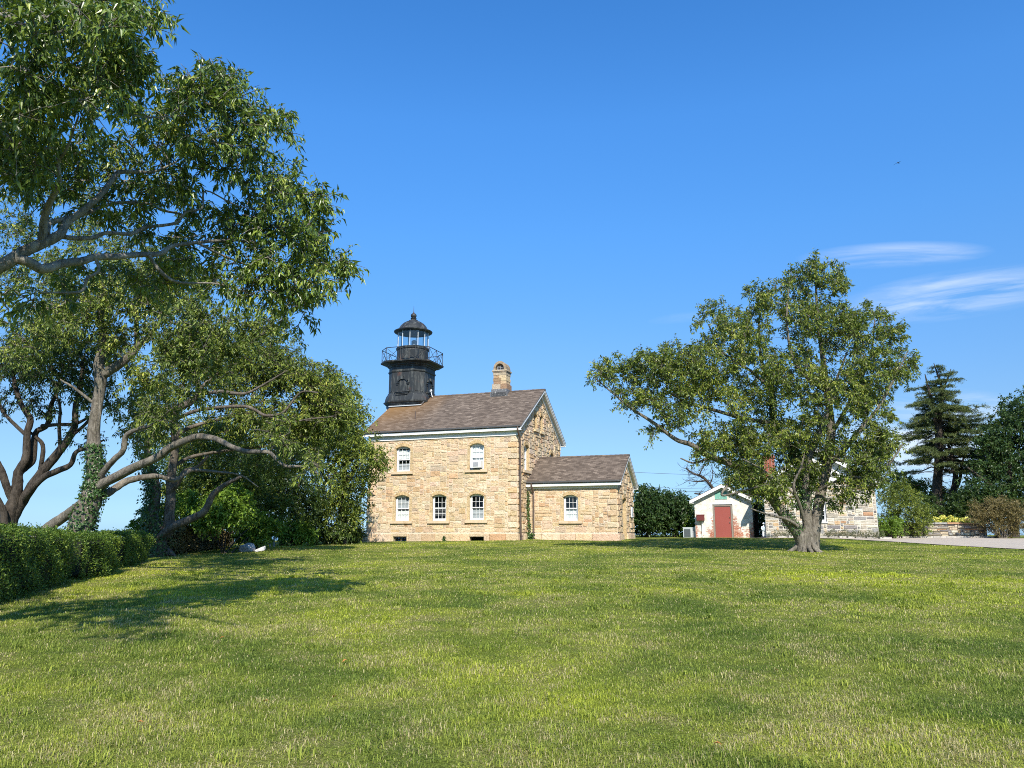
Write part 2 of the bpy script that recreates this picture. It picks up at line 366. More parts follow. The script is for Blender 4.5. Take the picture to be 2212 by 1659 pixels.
M_FLOWER = m_leaf('yellow_petals', [(0.0, (0.48, 0.46, 0.07)), (0.5, (0.68, 0.64, 0.13)), (1.0, (0.80, 0.76, 0.25))], tw=0.2, trans=(0.6, 0.5, 0.1))
M_LITTER = m_leaf('dry_orange_leaves', [(0.0, (0.32, 0.12, 0.03)), (1.0, (0.50, 0.22, 0.06))], tw=0.15, trans=(0.4, 0.15, 0.03))

def m_bark(name, c0, c1, moss=0.0):
    m, t = mat(name); c = oc(t)
    st = t.new('ShaderNodeMapping', {'Vector': c}); st.inputs['Scale'].default_value = (1, 1, 0.3)
    n = t.noise(st.outputs[0], 14, 6, 0.7, 1.0); n2 = t.noise(c, 2.6, 4, 0.6)
    col = t.mix(t.mapr(n, 0.36, 0.62), c0, c1)
    col = t.mix(t.mapr(n2, 0.52, 0.68, 0, 0.55), col, tuple(min(1, x * 1.5) for x in c1))
    if moss: col = t.mix(t.mapr(n2, 0.30, 0.44, moss, 0), col, (0.06, 0.08, 0.03))
    setc(t, col, 0.92, n, 1.0, 0.05, spec=0.2)
    return m
M_BARK = m_bark('grey_brown_bark', (0.05, 0.04, 0.03), (0.175, 0.15, 0.12))
M_BARK_PALE = m_bark('pale_lichened_bark', (0.075, 0.064, 0.05), (0.225, 0.20, 0.16), 0.35)
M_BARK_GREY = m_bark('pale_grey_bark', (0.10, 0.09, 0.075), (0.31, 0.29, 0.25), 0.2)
M_BARK_DARK = m_bark('dark_bark', (0.022, 0.018, 0.014), (0.085, 0.07, 0.055))  # darkest of the bark tones
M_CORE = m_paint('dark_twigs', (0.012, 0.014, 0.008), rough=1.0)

def lawn_color(t, c, rnd=None):
    """patchy mown grass: green, yellow-green and straw, by place"""
    n1 = t.noise(c, 0.16, 4, 0.6, 0.5); n2 = t.noise(c, 0.55, 4, 0.62, 0.4); n3 = t.noise(c, 2.2, 3, 0.6)
    n0 = t.noise(c, 0.33, 3, 0.55, 0.8)
    base = t.mix(t.mapr(n2, 0.36, 0.64), (0.128, 0.182, 0.034), (0.300, 0.335, 0.060))
    base = t.mix(t.mapr(n0, 0.50, 0.66, 0, 0.45), base, (0.092, 0.148, 0.032))
    base = t.mix(t.mapr(n1, 0.50, 0.64, 0, 0.9), base, (0.37, 0.41, 0.048))
    dry = t.math('ADD', t.math('MULTIPLY', n2, 0.45), t.math('ADD', t.math('MULTIPLY', n3, 0.40), t.math('MULTIPLY', n1, 0.15)))
    dm = t.mapr(dry, 0.48, 0.60)
    return base, dm
def m_lawn():
    m, t = mat('lawn_turf'); c = oc(t)
    base, dm = lawn_color(t, c)
    f = t.noise(c, 45, 4, 0.7); f2 = t.noise(c, 9, 4, 0.7)
    col = t.mix(t.math('MULTIPLY', dm, 0.55), base, (0.29, 0.25, 0.11))
    col = t.mix(t.mapr(f, 0.40, 0.60, 0.9, 0.0), col, t.mix(1.0, col, (0.28, 0.28, 0.26), 'MULTIPLY'))  # fine dark flecks put blade-gap shade into the turf colour
    col = t.mix(t.mapr(f2, 0.35, 0.65, 0.0, 0.35), col, t.mix(1.0, col, (1.3, 1.25, 1.1), 'MULTIPLY'))
    setc(t, col, 0.95, f, 0.8, 0.05, spec=0.05); return m
M_LAWN = m_lawn()
def m_blade():
    m, t = mat('grass_blades'); c = oc(t); a = attr(t, 'col', 'Color')
    s = t.new('ShaderNodeSeparateColor', {0: a})
    base, dm = lawn_color(t, c)
    col = t.mix(s.outputs[0], t.mix(1.0, base, (0.55, 0.62, 0.6), 'MULTIPLY'), t.mix(1.0, base, (1.7, 1.6, 1.5), 'MULTIPLY'))
    straw = t.math('LESS_THAN', s.outputs[1], t.math('ADD', 0.08, t.math('MULTIPLY', dm, 0.48)))
    col = t.mix(straw, col, t.mix(s.outputs[2], (0.33, 0.28, 0.12), (0.62, 0.54, 0.30)))
    setc(t, col, 0.6, spec=0.12)
    tl = t.new('ShaderNodeBsdfTranslucent', {'Color': t.mix(1.0, col, (1.3, 1.4, 0.8), 'MULTIPLY')})
    mx = t.new('ShaderNodeMixShader', {0: 0.3, 1: t.bs.outputs[0], 2: tl.outputs[0]}); t.l.new(mx.outputs[0], t.out.inputs[0])
    return m
M_BLADE = m_blade()
def m_gravel():
    m, t = mat('pale_gravel'); c = oc(t); n = t.noise(c, 38, 4, 0.75); n2 = t.noise(c, 1.2, 3)
    col = t.mix(t.mapr(n, 0.35, 0.65), (0.30, 0.25, 0.19), (0.62, 0.53, 0.42)); col = t.mix(t.mapr(n2, 0.4, 0.7, 0, 0.4), col, (0.33, 0.30, 0.25))
    setc(t, col, 0.95, n, 0.8, 0.03); return m
M_GRAVEL = m_gravel()
def m_sea():
    m, t = mat('sea_water'); c = oc(t); n = t.noise(c, 0.25, 5, 0.6)
    setc(t, (0.05, 0.13, 0.20), 0.22, n, 0.35, 0.6, spec=0.5); return m
M_SEA = m_sea()
def m_rock(name, a, b):
    m, t = mat(name); c = oc(t); n = t.noise(c, 6, 6, 0.7); setc(t, t.mix(t.mapr(n, 0.35, 0.65), a, b), 0.9, n, 0.8, 0.04); return m

# ------------------------------------------------------------------ the setting
def terrain():
    xs = np.concatenate([np.linspace(-60, -22, 20), np.linspace(-20, 30, 101), np.linspace(32, 120, 23)])
    ys = np.concatenate([np.linspace(-40, -2, 14), np.linspace(0, 60, 121), np.linspace(63, 150, 30)])
    X, Y = np.meshgrid(xs, ys); V = np.stack([X, Y, gz(X, Y)], -1).reshape(-1, 3)
    nx, ny = len(xs), len(ys); i = np.arange(ny - 1)[:, None] * nx + np.arange(nx - 1)[None]
    Q = np.stack([i, i + 1, i + nx + 1, i + nx], -1).reshape(-1, 4)
    mb = MB(); mb.add(V, Q); tag(mb.build('lawn', M_LAWN, smooth=True), kind='structure')
    mb = MB(); s = 9000; mb.add([(-s, -s, -15), (s, -s, -15), (s, s, -15), (-s, s, -15)], [(0, 1, 2, 3)]); tag(mb.build('sea', M_SEA), kind='structure')
terrain()

def drive_edge(x):   # near edge and far edge of the gravel drive, as y for x
    near = np.interp(x, [14.5, 16, 18.5, 20.5, 23, 28, 40, 70], [47.2, 46.7, 45.0, 42.4, 35.2, 31.5, 30.5, 30])
    far = np.interp(x, [14.5, 16.0, 21.6, 22.2, 29.5, 70], [47.6, 47.3, 45.5, 47.45, 47.7, 48])
    return near, far
def drive():
    xs = np.linspace(14.5, 70, 90); mb = MB(); V = []; k = 10
    for x in xs:
        a, b = drive_edge(x)
        a += 0.12 * math.sin(x * 3.1)
        for j in range(k + 1):
            y = a + (b - a) * j / k; V.append((x, y, float(gz(x, y)) + 0.03))
    n = k + 1; Q = [(i * n + j, (i + 1) * n + j, (i + 1) * n + j + 1, i * n + j + 1) for i in range(len(xs) - 1) for j in range(k)]
    mb.add(V, Q); tag(mb.build('gravel_drive', M_GRAVEL, smooth=True), kind='structure')
    mb = MB()   # row of edging stones along the planting bed
    x = 16.0
    while x < 29.3:
        L = random.uniform(0.35, 0.7); y = float(drive_edge(x)[1]) - 0.12; z = float(gz(x, y))
        c = random.uniform(0.3, 0.5); mb.box((x, y - 0.07, z - 0.05), (x + L - 0.03, y + 0.07, z + 0.11 + random.uniform(0, 0.03)), (c, c * 0.95, c * 0.87)); x += L
    tag(mb.build('kerb_edging', M_RUBBLE), kind='structure')
drive()

# ------------------------------------------------------------------ masonry
TAN = [((0.597, 0.453, 0.286), 6), ((0.617, 0.484, 0.323), 5), ((0.564, 0.422, 0.260), 4), ((0.545, 0.377, 0.219), 1.8), ((0.498, 0.318, 0.188), 0.5), ((0.577, 0.427, 0.300), 1.6),
       ((0.518, 0.408, 0.286), 1.5), ((0.623, 0.510, 0.364), 2.5), ((0.466, 0.371, 0.270), 0.5)]
GREY = [((0.432, 0.384, 0.312), 4), ((0.300, 0.288, 0.276), 3), ((0.528, 0.444, 0.312), 3), ((0.552, 0.396, 0.228), 1.4), ((0.600, 0.552, 0.456), 3), ((0.204, 0.198, 0.198), 1.2), ((0.432, 0.264, 0.156), 0.7)]
def pick(pal):
    w = np.array([p[1] for p in pal], float); i = rng.choice(len(pal), p=w / w.sum())
    return np.clip(np.array(pal[i][0]) * rng.uniform(0.90, 1.10) * (1 + rng.uniform(-0.03, 0.03, 3)), 0, 0.85)
def block(mb, x0, x1, z0, z1, out, col, gap=0.008, bev=0.02, rough=0.012):
    """one rock-faced stone, proud of the wall plane (y = 0, outwards is -y)"""
    a, b, c, d = x0 + gap, x1 - gap, z0 + gap, z1 - gap
    if b - a < 0.02 or d - c < 0.02: return
    bv = min(bev, (b - a) * 0.3, (d - c) * 0.3); nx = 3 if b - a > 0.35 else 2
    V = [(a, 0, c), (b, 0, c), (b, 0, d), (a, 0, d)]
    gx = np.linspace(a + bv, b - bv, nx + 1); gz_ = np.linspace(c + bv, d - bv, 3)
    for z in gz_:
        for x in gx: V.append((x + rng.uniform(-1, 1) * bv * 0.3, -out - rng.uniform(-1, 1) * rough, z + rng.uniform(-1, 1) * bv * 0.3))
    m = nx + 1; I = lambda i, j: 4 + j * m + i
    Q = [(I(i, j), I(i + 1, j), I(i + 1, j + 1), I(i, j + 1)) for j in range(2) for i in range(nx)]
    mb.add(V, Q, col)
    rim = [I(i, 0) for i in range(m)] + [I(nx, j) for j in (1, 2)] + [I(i, 2) for i in range(nx - 1, -1, -1)] + [I(0, 1)]
    base = {0: 0}; L = len(rim); cor = [0] * L
    # skirt from the plane to the rim
    own = []
    for q, r in enumerate(rim):
        x, _, z = V[r]
        own.append((a if x < a + 2.5 * bv and (x - a) < (b - x) and (x <= a + bv * 1.4) else b if x >= b - bv * 1.4 else x, 0, c if z <= c + bv * 1.4 else d if z >= d - bv * 1.4 else z))
    V2 = [V[r] for r in rim] + own
    mb.add(V2, [(L + q, L + (q + 1) % L, (q + 1) % L, q) for q in range(L)], col)
def arch_z(x, x0, x1, zs, rise):
    t = (2 * x - x0 - x1) / (x1 - x0); return zs + rise * (1 - t * t)
def stone_wall(name, parent, loc, rotz, L, H, holes=(), top=None, pal=TAN, m=None, cell=0.085, quoin=(True, True), z0=0.0, gap=0.009, mortar=(0.64, 0.57, 0.45), thick=0.42,
               out=(0.010, 0.034), size=((3, 9), (2, 4)), zmax_slab=None):
    """wall in its own frame: x along it, y inwards, z up. holes = (x0, x1, z0, z1, rise, surround)"""
    mb = MB(); m = m or M_STONE
    topf = top or (lambda x: H)
    # backing slab with real openings
    xs = sorted({0.0, L} | {h[0] for h in holes} | {h[1] for h in holes} | set(np.linspace(0, L, 9 if top is None else 2)))
    if top is not None: xs = sorted(set(xs) | {L / 2})
    for a, b in zip(xs[:-1], xs[1:]):
        if b - a < 1e-6: continue
        mid = (a + b) / 2; segs = [(z0, None)]
        for h in sorted([h for h in holes if h[0] < mid < h[1]], key=lambda h: h[2]):
            lo, hi = segs.pop(); segs += [(lo, h[2]), (h[3], None)]
        for lo, hi in segs:
            ta, tb = (topf(a), topf(b)) if hi is None else (hi, hi)
            if min(ta, tb) - lo < -1e-6: continue
            mb.add([(a, 0, lo), (b, 0, lo), (b, 0, tb), (a, 0, ta)], [(0, 1, 2, 3)], mortar)
            mb.add([(a, thick, lo), (b, thick, lo), (b, thick, tb), (a, thick, ta)], [(3, 2, 1, 0)], mortar)
    for x0, x1, za, zb, rise, sur in holes:      # reveals
        c = (0.50, 0.38, 0.22) if pal is TAN else (0.45, 0.42, 0.36)
        for P in ([(x0, 0, za), (x0, thick, za), (x0, thick, zb), (x0, 0, zb)], [(x1, 0, zb), (x1, thick, zb), (x1, thick, za), (x1, 0, za)],
                  [(x0, 0, zb), (x0, thick, zb), (x1, thick, zb), (x1, 0, zb)], [(x1, 0, za), (x1, thick, za), (x0, thick, za), (x0, 0, za)]):
            mb.add(P, [(0, 1, 2, 3)], c)
    nx, nz = int(round(L / cell)), int(math.ceil(H / cell)); cx, cz = L / nx, cell
    occ = np.zeros((nx, nz), bool)
    X = (np.arange(nx) + 0.5) * cx; Zt = (np.arange(nz) + 1) * cz
    T = np.array([min(topf(x - cx / 2), topf(x + cx / 2)) for x in X]); occ |= Zt[None] > T[:, None] + 1e-6
    occ[:, (np.arange(nz) * cz) < z0 - 1e-6] = True
    for x0, x1, za, zb, rise, sur in holes:
        w = sur
        i0, i1 = int(math.floor((x0 - w) / cx + 0.5)), int(math.floor((x1 + w) / cx + 0.5)); j0, j1 = int(math.floor(za / cz)), int(math.ceil((zb + (w * 1.15 if sur else 0)) / cz))
        i0, j0 = max(i0, 0), max(j0, 0); occ[i0:i1, j0:j1] = True
        a, b = i0 * cx, min(i1, nx) * cx; c, d = j0 * cz, j1 * cz
        if sur > 0:
            zs = zb - rise; jc = (0.54, 0.41, 0.235) if pal is TAN else (0.46, 0.42, 0.36)
            for xa, xb in ((a, x0), (x1, b)):      # dressed jamb stones
                z = c
                while z < zs - 1e-3:
                    h = min(rng.uniform(0.5, 0.85), zs - z); h = zs - z if zs - z - h < 0.25 else h
                    block(mb, xa, xb, z, z + h, 0.02, np.array(jc) * rng.uniform(0.9, 1.1), gap, 0.006, 0.002); z += h
            # segmental arch: underside curved, outer edge stepped up to the coursing
            k = 9; ax = np.linspace(x0, x1, k + 1)
            for q in range(k):
                p0, p1 = ax[q], ax[q + 1]; col = np.array(jc) * rng.uniform(0.86, 1.12) * (1, 0.97, 0.92)
                l0, l1 = arch_z(p0, x0, x1, zs, rise), arch_z(p1, x0, x1, zs, rise)
                u0, u1 = arch_z(p0, x0, x1, zs + 0.21, rise), arch_z(p1, x0, x1, zs + 0.21, rise)
                o = 0.05 + rng.uniform(0, 0.02); V = [(p0, -o, l0), (p1, -o, l1), (p1, -o, u1), (p0, -o, u0), (p0, 0.3, l0), (p1, 0.3, l1), (p1, 0, u1), (p0, 0, u0)]
                mb.add(V, [(0, 1, 2, 3), (4, 5, 1, 0), (3, 2, 6, 7)] + ([(4, 0, 3, 7)] if q == 0 else []) + ([(1, 5, 6, 2)] if q == k - 1 else []), col)
            for xa, xb in ((a, x0), (x1, b)):
                block(mb, xa, xb, zs, zs + 0.20, 0.025, pick(pal), gap)
            ja, n4 = a, 4      # packing above the arch
            for q in range(n4 * 2):
                p0, p1 = a + (b - a) * q / (n4 * 2), a + (b - a) * (q + 1) / (n4 * 2)
                t = np.clip([p0, (p0 + p1) / 2, p1], x0, x1); lo = max(arch_z(v, x0, x1, zs + 0.21, rise) for v in t) if p1 > x0 and p0 < x1 else zs + 0.2
                if d - lo > 0.05: block(mb, p0, p1, lo, d, 0.015, pick(pal), gap)
    # quoins: alternate long and short, the long ones standing proud
    for side, on in zip((0, 1), quoin):
        if not on: continue
        z = z0; k = 0
        while z < H - 0.12:
            h = 0.34; w = 0.62 if k % 2 else 0.40
            n = int(round(w / cx)); j0, j1 = int(round(z / cz)), int(round((z + h) / cz)); j1 = min(j1, nz)
            i0, i1 = (0, n) if side == 0 else (nx - n, nx)
            if topf(0.02 if side == 0 else L - 0.02) >= j1 * cz - 0.1 and not occ[i0:i1, j0:j1].any():
                occ[i0:i1, j0:j1] = True
                block(mb, i0 * cx, i1 * cx, j0 * cz, j1 * cz, 0.07 if k % 2 else 0.045, pick(pal) * 1.03, gap, 0.03, 0.015)
            z += h; k += 1
    (w0, w1), (h0, h1) = size
    for j in range(nz):
        for i in range(nx):
            if occ[i, j]: continue
            h = int(rng.integers(h0, h1 + 1)); w = int(rng.integers(w0, w1 + 1))
            if h == h0: w = int(w * 1.3)
            h = min(h, nz - j)
            n = 0
            while n < w and i + n < nx and not occ[i + n, j]: n += 1
            rest = 0
            while i + n + rest < nx and rest < 3 and not occ[i + n + rest, j]: rest += 1
            if rest < 2: n += rest
            while h > 1 and occ[i:i + n, j:j + h].any(): h -= 1
            occ[i:i + n, j:j + h] = True
            block(mb, i * cx, (i + n) * cx, j * cz, (j + h) * cz, rng.uniform(*out), pick(pal), gap)
    return mb.build(name, m, parent, loc=loc, rotz=rotz)

def window(parent, loc, rotz, x0, x1, za, zb, rise=0.13, deep=0.13, top_cloth=None, low_cloth=None, sill=True, cols=3, blind=0.0):
    """sash window filling an opening of a wall frame: outer frame > two sashes, two panes, curtain, sill"""
    zs = zb - rise; mb = MB(); f = 0.075
    mb.box((x0, deep, za), (x0 + f, deep + 0.09, zs)); mb.box((x1 - f, deep, za), (x1, deep + 0.09, zs)); mb.box((x0 + f, deep - 0.03, za), (x1 - f, deep + 0.10, za + f * 0.9))
    k = 8; ax = np.linspace(x0, x1, k + 1)
    for q in range(k):
        l0, l1 = (arch_z(x, x0, x1, zs - 0.02, rise) - 0.075 for x in (ax[q], ax[q + 1])); u0, u1 = (arch_z(x, x0, x1, zs, rise) for x in (ax[q], ax[q + 1]))
        V = [(ax[q], deep, l0), (ax[q + 1], deep, l1), (ax[q + 1], deep, u1 + 0.02), (ax[q], deep, u0 + 0.02)]; V += [(a, deep + 0.09, c) for a, b, c in V]
        mb.add(V, [(0, 1, 2, 3), (4, 5, 1, 0), (7, 6, 5, 4)])
    fr = mb.build('window', M_SASH, parent, loc=loc, rotz=rotz)
    a, b, c, d = x0 + f, x1 - f, za + f * 0.9, zs - 0.015; mid = (c + d) / 2
    for s, (lo, hi, y) in enumerate(((mid - 0.03, d + 0.05, deep + 0.012), (c, mid + 0.03, deep + 0.05))):
        mb = MB(); r = 0.042
        mb.box((a, y, lo), (a + r, y + 0.035, hi)); mb.box((b - r, y, lo), (b, y + 0.035, hi)); mb.box((a + r, y, lo), (b - r, y + 0.035, lo + r * 1.2)); mb.box((a + r, y, hi - r), (b - r, y + 0.035, hi))
        mw = 0.017
        for q in range(1, cols):
            xx = a + r + (b - a - 2 * r) * q / cols; mb.box((xx - mw / 2, y + 0.004, lo + r * 1.2), (xx + mw / 2, y + 0.030, hi - r))
        zz = (lo + hi) / 2; mb.box((a + r, y + 0.006, zz - mw / 2), (b - r, y + 0.028, zz + mw / 2))
        mb.build('sash', M_SASH, fr)
        mb = MB(); mb.add([(a + r * 0.5, y + 0.018, lo + r * 0.5), (b - r * 0.5, y + 0.018, lo + r * 0.5), (b - r * 0.5, y + 0.018, hi - r * 0.5), (a + r * 0.5, y + 0.018, hi - r * 0.5)], [(0, 1, 2, 3)])
        mb.build('pane', M_GLASS, fr)
        cl = (top_cloth, low_cloth)[s]
        if cl:
            kind, f0, f1 = cl; mb = MB(); n = 24; zlo, zhi = lo + (hi - lo) * f0, lo + (hi - lo) * f1
            xx = np.linspace(a, b, n + 1); yy = y + 0.085 + (0.012 * np.sin(xx * 55) if kind == 'curtain' else 0)
            hem = zlo + (0.022 * np.abs(np.sin((xx - a) / (b - a) * math.pi * 2)) if kind == 'curtain' else 0)
            V = np.concatenate([np.stack([xx, yy + 0 * xx, hem + 0 * xx], 1), np.stack([xx, yy + 0 * xx, zhi + 0 * xx], 1)])
            mb.add(V, [(q, q + 1, n + 2 + q, n + 1 + q) for q in range(n)]); mb.build('curtain' if kind == 'curtain' else 'blind', M_CURTAIN if kind == 'curtain' else M_GREYBLIND, fr)
    if sill:
        mb = MB(); block_l = x1 - x0 + 0.5
        mb.box((x0 - 0.26, -0.13, za - 0.17), (x1 + 0.26, 0.10, za - 0.0), (0.58, 0.46, 0.315)); mb.build('sill', M_DRESSED, fr)
    return fr

# ------------------------------------------------------------------ the lighthouse
TH = 0.338
house = empty('lighthouse', (0.308, 46.0, 1.13), -TH, 'tan stone lighthouse house with black iron lantern tower, gable roof and low right wing', 'lighthouse')
HW, HD, HT, HE, HR = 10.05, 9.37, 6.26, 6.81, 9.89        # width, depth, wall top, eave edge, ridge
OE, OR = 0.33, 0.36
SL = (HR - HE) / (HD / 2 + OE)
PL = 0.44
fh = [(-8.1, -7.12, 4.27, 5.86, 0.14, 0.19), (-3.07, -2.13, 4.27, 5.86, 0.14, 0.19), (-8.08, -7.10, 1.22, 2.80, 0.14, 0.19), (-5.53, -4.58, 1.22, 2.81, 0.14, 0.19), (-3.04, -2.11, 1.24, 2.81, 0.14, 0.19)]
sh = lambda h: (h[0] + HW, h[1] + HW) + h[2:]
stone_wall('front_wall', house, (-HW, 0, 0), 0, HW, HT, [sh(h) for h in fh], z0=PL)
gab = lambda x: min(HE - 0.22 + SL * (x + OE), HE - 0.22 + SL * (HD - x + OE))
gh = [(1.25, 2.15, 4.27, 5.86, 0.14, 0.19), (6.75, 7.6, 4.27, 5.86, 0.14, 0.19), (3.35, 3.85, 7.05, 8.05, 0.12, 0.14), (4.62, 5.12, 7.05, 8.15, 0.12, 0.14)]
stone_wall('gable_wall', house, (0, 0, 0), math.pi / 2, HD, 9.6, gh, top=gab, z0=PL, out=(0.015, 0.07))
stone_wall('gable_wall', house, (-HW, HD, 0), -math.pi / 2, HD, 9.6, [], top=gab, z0=PL, cell=0.17, size=((2, 4), (1, 2)))
stone_wall('rear_wall', house, (0, HD, 0), math.pi, HW, HT, [], z0=PL, cell=0.17, size=((2, 4), (1, 2)))
# attic niches: dark louvred backs
for a, b, c, d, r, s in gh[2:]:
    mb = MB(); mb.box((a, 0.16, c), (b, 0.2, d))
    for k in range(9): mb.box((a, 0.10, c + 0.03 + k * (d - c) / 9), (b, 0.165, c + 0.055 + k * (d - c) / 9))
    mb.build('attic_louvre', M_PIPE, house, loc=(0, 0, 0), rotz=math.pi / 2)
for a, b, c, d, r, s in gh[2:]: mb = MB(); mb.box((a - 0.17, -0.16, c - 0.16), (b + 0.17, 0.08, c), (0.60, 0.48, 0.30)); mb.build('attic_sill', M_DRESSED, house, rotz=math.pi / 2)
# plinth of long granite blocks, with two cellar openings on the front
def plinth(name, loc, rotz, L, gaps=(), d=0.10):
    mb = MB(); x = 0.0; cuts = sorted(gaps)
    mb_top = 0.0
    edges = [0.0]
    while edges[-1] < L - 0.5: edges.append(edges[-1] + rng.uniform(0.85, 1.25))
    edges[-1] = L; e2 = []
    for a, b in zip(edges[:-1], edges[1:]):
        segs = [(a, b)]
        for g0, g1 in cuts: segs = [s for q in segs for s in ((q[0], min(q[1], g0)), (max(q[0], g1), q[1])) if s[1] - s[0] > 0.05]
        for p, q in segs:
            col = pick(TAN) * (1.02, 1.0, 1.02); mb.box((p + 0.004, -d + 0.03, -0.6), (q - 0.004, 0.3, PL), col)
            o = MB(); block(o, p, q, -0.35, PL, 0.035, col, 0.006, 0.03, 0.012)
            mb.merge(o, (0, -d + 0.03, 0))
    for g0, g1 in cuts:
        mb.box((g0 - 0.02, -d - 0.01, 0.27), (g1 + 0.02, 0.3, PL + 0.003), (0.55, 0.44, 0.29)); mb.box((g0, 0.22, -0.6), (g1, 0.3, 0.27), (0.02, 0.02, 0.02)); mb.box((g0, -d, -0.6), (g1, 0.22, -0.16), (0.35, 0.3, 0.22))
    return mb.build(name, M_STONE, house, loc=loc, rotz=rotz)
plinth('plinth', (-HW - 0.07, 0, 0), 0, HW + 0.17, [(-8.11 + HW + 0.07, -7.2 + HW + 0.07), (-2.99 + HW + 0.07, -2.09 + HW + 0.07)])
plinth('plinth', (0, 0.0, 0), math.pi / 2, HD); plinth('plinth', (-HW, HD, 0), -math.pi / 2, HD); plinth('plinth', (0.1, HD, 0), math.pi, HW + 0.2)
for g0, g1, full in ((-8.11, -7.2, True), (-2.99, -2.09, False)):
    mb = MB(); y = 0.10
    for a, b in (((g0, y, -0.14), (g0 + 0.05, y + 0.05, 0.26)), ((g1 - 0.05, y, -0.14), (g1, y + 0.05, 0.26)), ((g0 + 0.05, y, 0.21), (g1 - 0.05, y + 0.05, 0.26)), ((g0 + 0.05, y, -0.14), (g1 - 0.05, y + 0.05, -0.09))): mb.box(a, b)
    if full: mb.box(((g0 + g1) / 2 - 0.02, y, -0.09), ((g0 + g1) / 2 + 0.02, y + 0.05, 0.21))
    fr = mb.build('cellar_window', M_BARN if full else M_DARKWOOD, house)
    mb = MB(); mb.box((g0 + 0.05, y + 0.02, -0.09), (g1 - 0.05, y + 0.03, 0.21)); mb.build('pane', M_GLASS, fr)
W0 = (-HW, 0, 0); wl = lambda h: (h[0] + HW, h[1] + HW, h[2], h[3])
window(house, W0, 0, *wl(fh[0]), top_cloth=('curtain', 0.10, 0.86), low_cloth=('blind', 0.0, 0.62))
window(house, W0, 0, *wl(fh[1]), top_cloth=('curtain', 0.0, 0.95), low_cloth=('curtain', 0.55, 0.98))
window(house, W0, 0, *wl(fh[2]), top_cloth=('blind', 0.0, 1.0), low_cloth=('curtain', 0.02, 0.8))
window(house, W0, 0, *wl(fh[3]))
window(house, W0, 0, *wl(fh[4]), low_cloth=('blind', 0.0, 1.0))
window(house, (0, 0, 0), math.pi / 2, *gh[0][:4], top_cloth=('curtain', 0.0, 1.0)); window(house, (0, 0, 0), math.pi / 2, *gh[1][:4])
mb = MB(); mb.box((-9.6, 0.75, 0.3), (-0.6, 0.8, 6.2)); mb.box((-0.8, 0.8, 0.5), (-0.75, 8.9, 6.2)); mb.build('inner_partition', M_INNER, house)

def roof(name, x0, x1, y0, y1, ze, zr, m, th=0.12):
    """gable roof with its ridge along x; uv in metres along the slope"""
    mb = MB(); ym = (y0 + y1) / 2; sl = math.hypot(ym - y0, zr - ze); n = max(2, int((x1 - x0) / 1.0)); xs = np.linspace(x0, x1, n + 1)
    for s, (ya, yb) in enumerate(((y0, ym), (y1, ym))):
        for i in range(n):
            a, b = xs[i], xs[i + 1]; V = [(a, ya, ze), (b, ya, ze), (b, yb, zr), (a, yb, zr)]; U = [(a, 0), (b, 0), (b, sl), (a, sl)]
            if s: V, U = V[::-1], U[::-1]
            mb.add(V, [(0, 1, 2, 3)], None, U)
            V = [(p, q, r - th) for p, q, r in V][::-1]; mb.add(V, [(0, 1, 2, 3)], None, U[::-1])
        V = [(x0, ya, ze - th), (x1, ya, ze - th), (x1, ya, ze), (x0, ya, ze)]; mb.add(V if not s else V[::-1], [(0, 1, 2, 3)], None, [(x0, 0), (x1, 0), (x1, th), (x0, th)])
        for x, fl in ((x0, s == 0), (x1, s == 1)):
            V = [(x, ya, ze - th), (x, ya, ze), (x, ym, zr), (x, ym, zr - th)]; mb.add(V if fl else V[::-1], [(0, 1, 2, 3)], None, [(0, 0), (0, th), (sl, th), (sl, 0)])
    o = mb.build(name, m, house)
    mb = MB(); k = int((x1 - x0) / 0.3); g = 0.16
    for i in range(k):      # ridge caps
        a, b = x0 + (x1 - x0) * i / k, x0 + (x1 - x0) * (i + 1) / k; s_ = (zr - ze) / (ym - y0); dz = g * s_
        V = [(a, ym - g, zr - dz + 0.022), (b + 0.02, ym - g, zr - dz + 0.012), (b + 0.02, ym, zr + 0.012), (a, ym, zr + 0.028), (a, ym + g, zr - dz + 0.022), (b + 0.02, ym + g, zr - dz + 0.012)]
        mb.add(V, [(0, 1, 2, 3), (3, 2, 5, 4)], None, np.array([(a, 0), (b, 0), (b, g), (a, g), (a, g), (b, g), (b, 0), (a, 0)]))
    mb.build('ridge_cap', m, o)
    return o
roof('roof', -HW - OR, OR, -OE, HD + OE, HE, HR, M_ROOF)
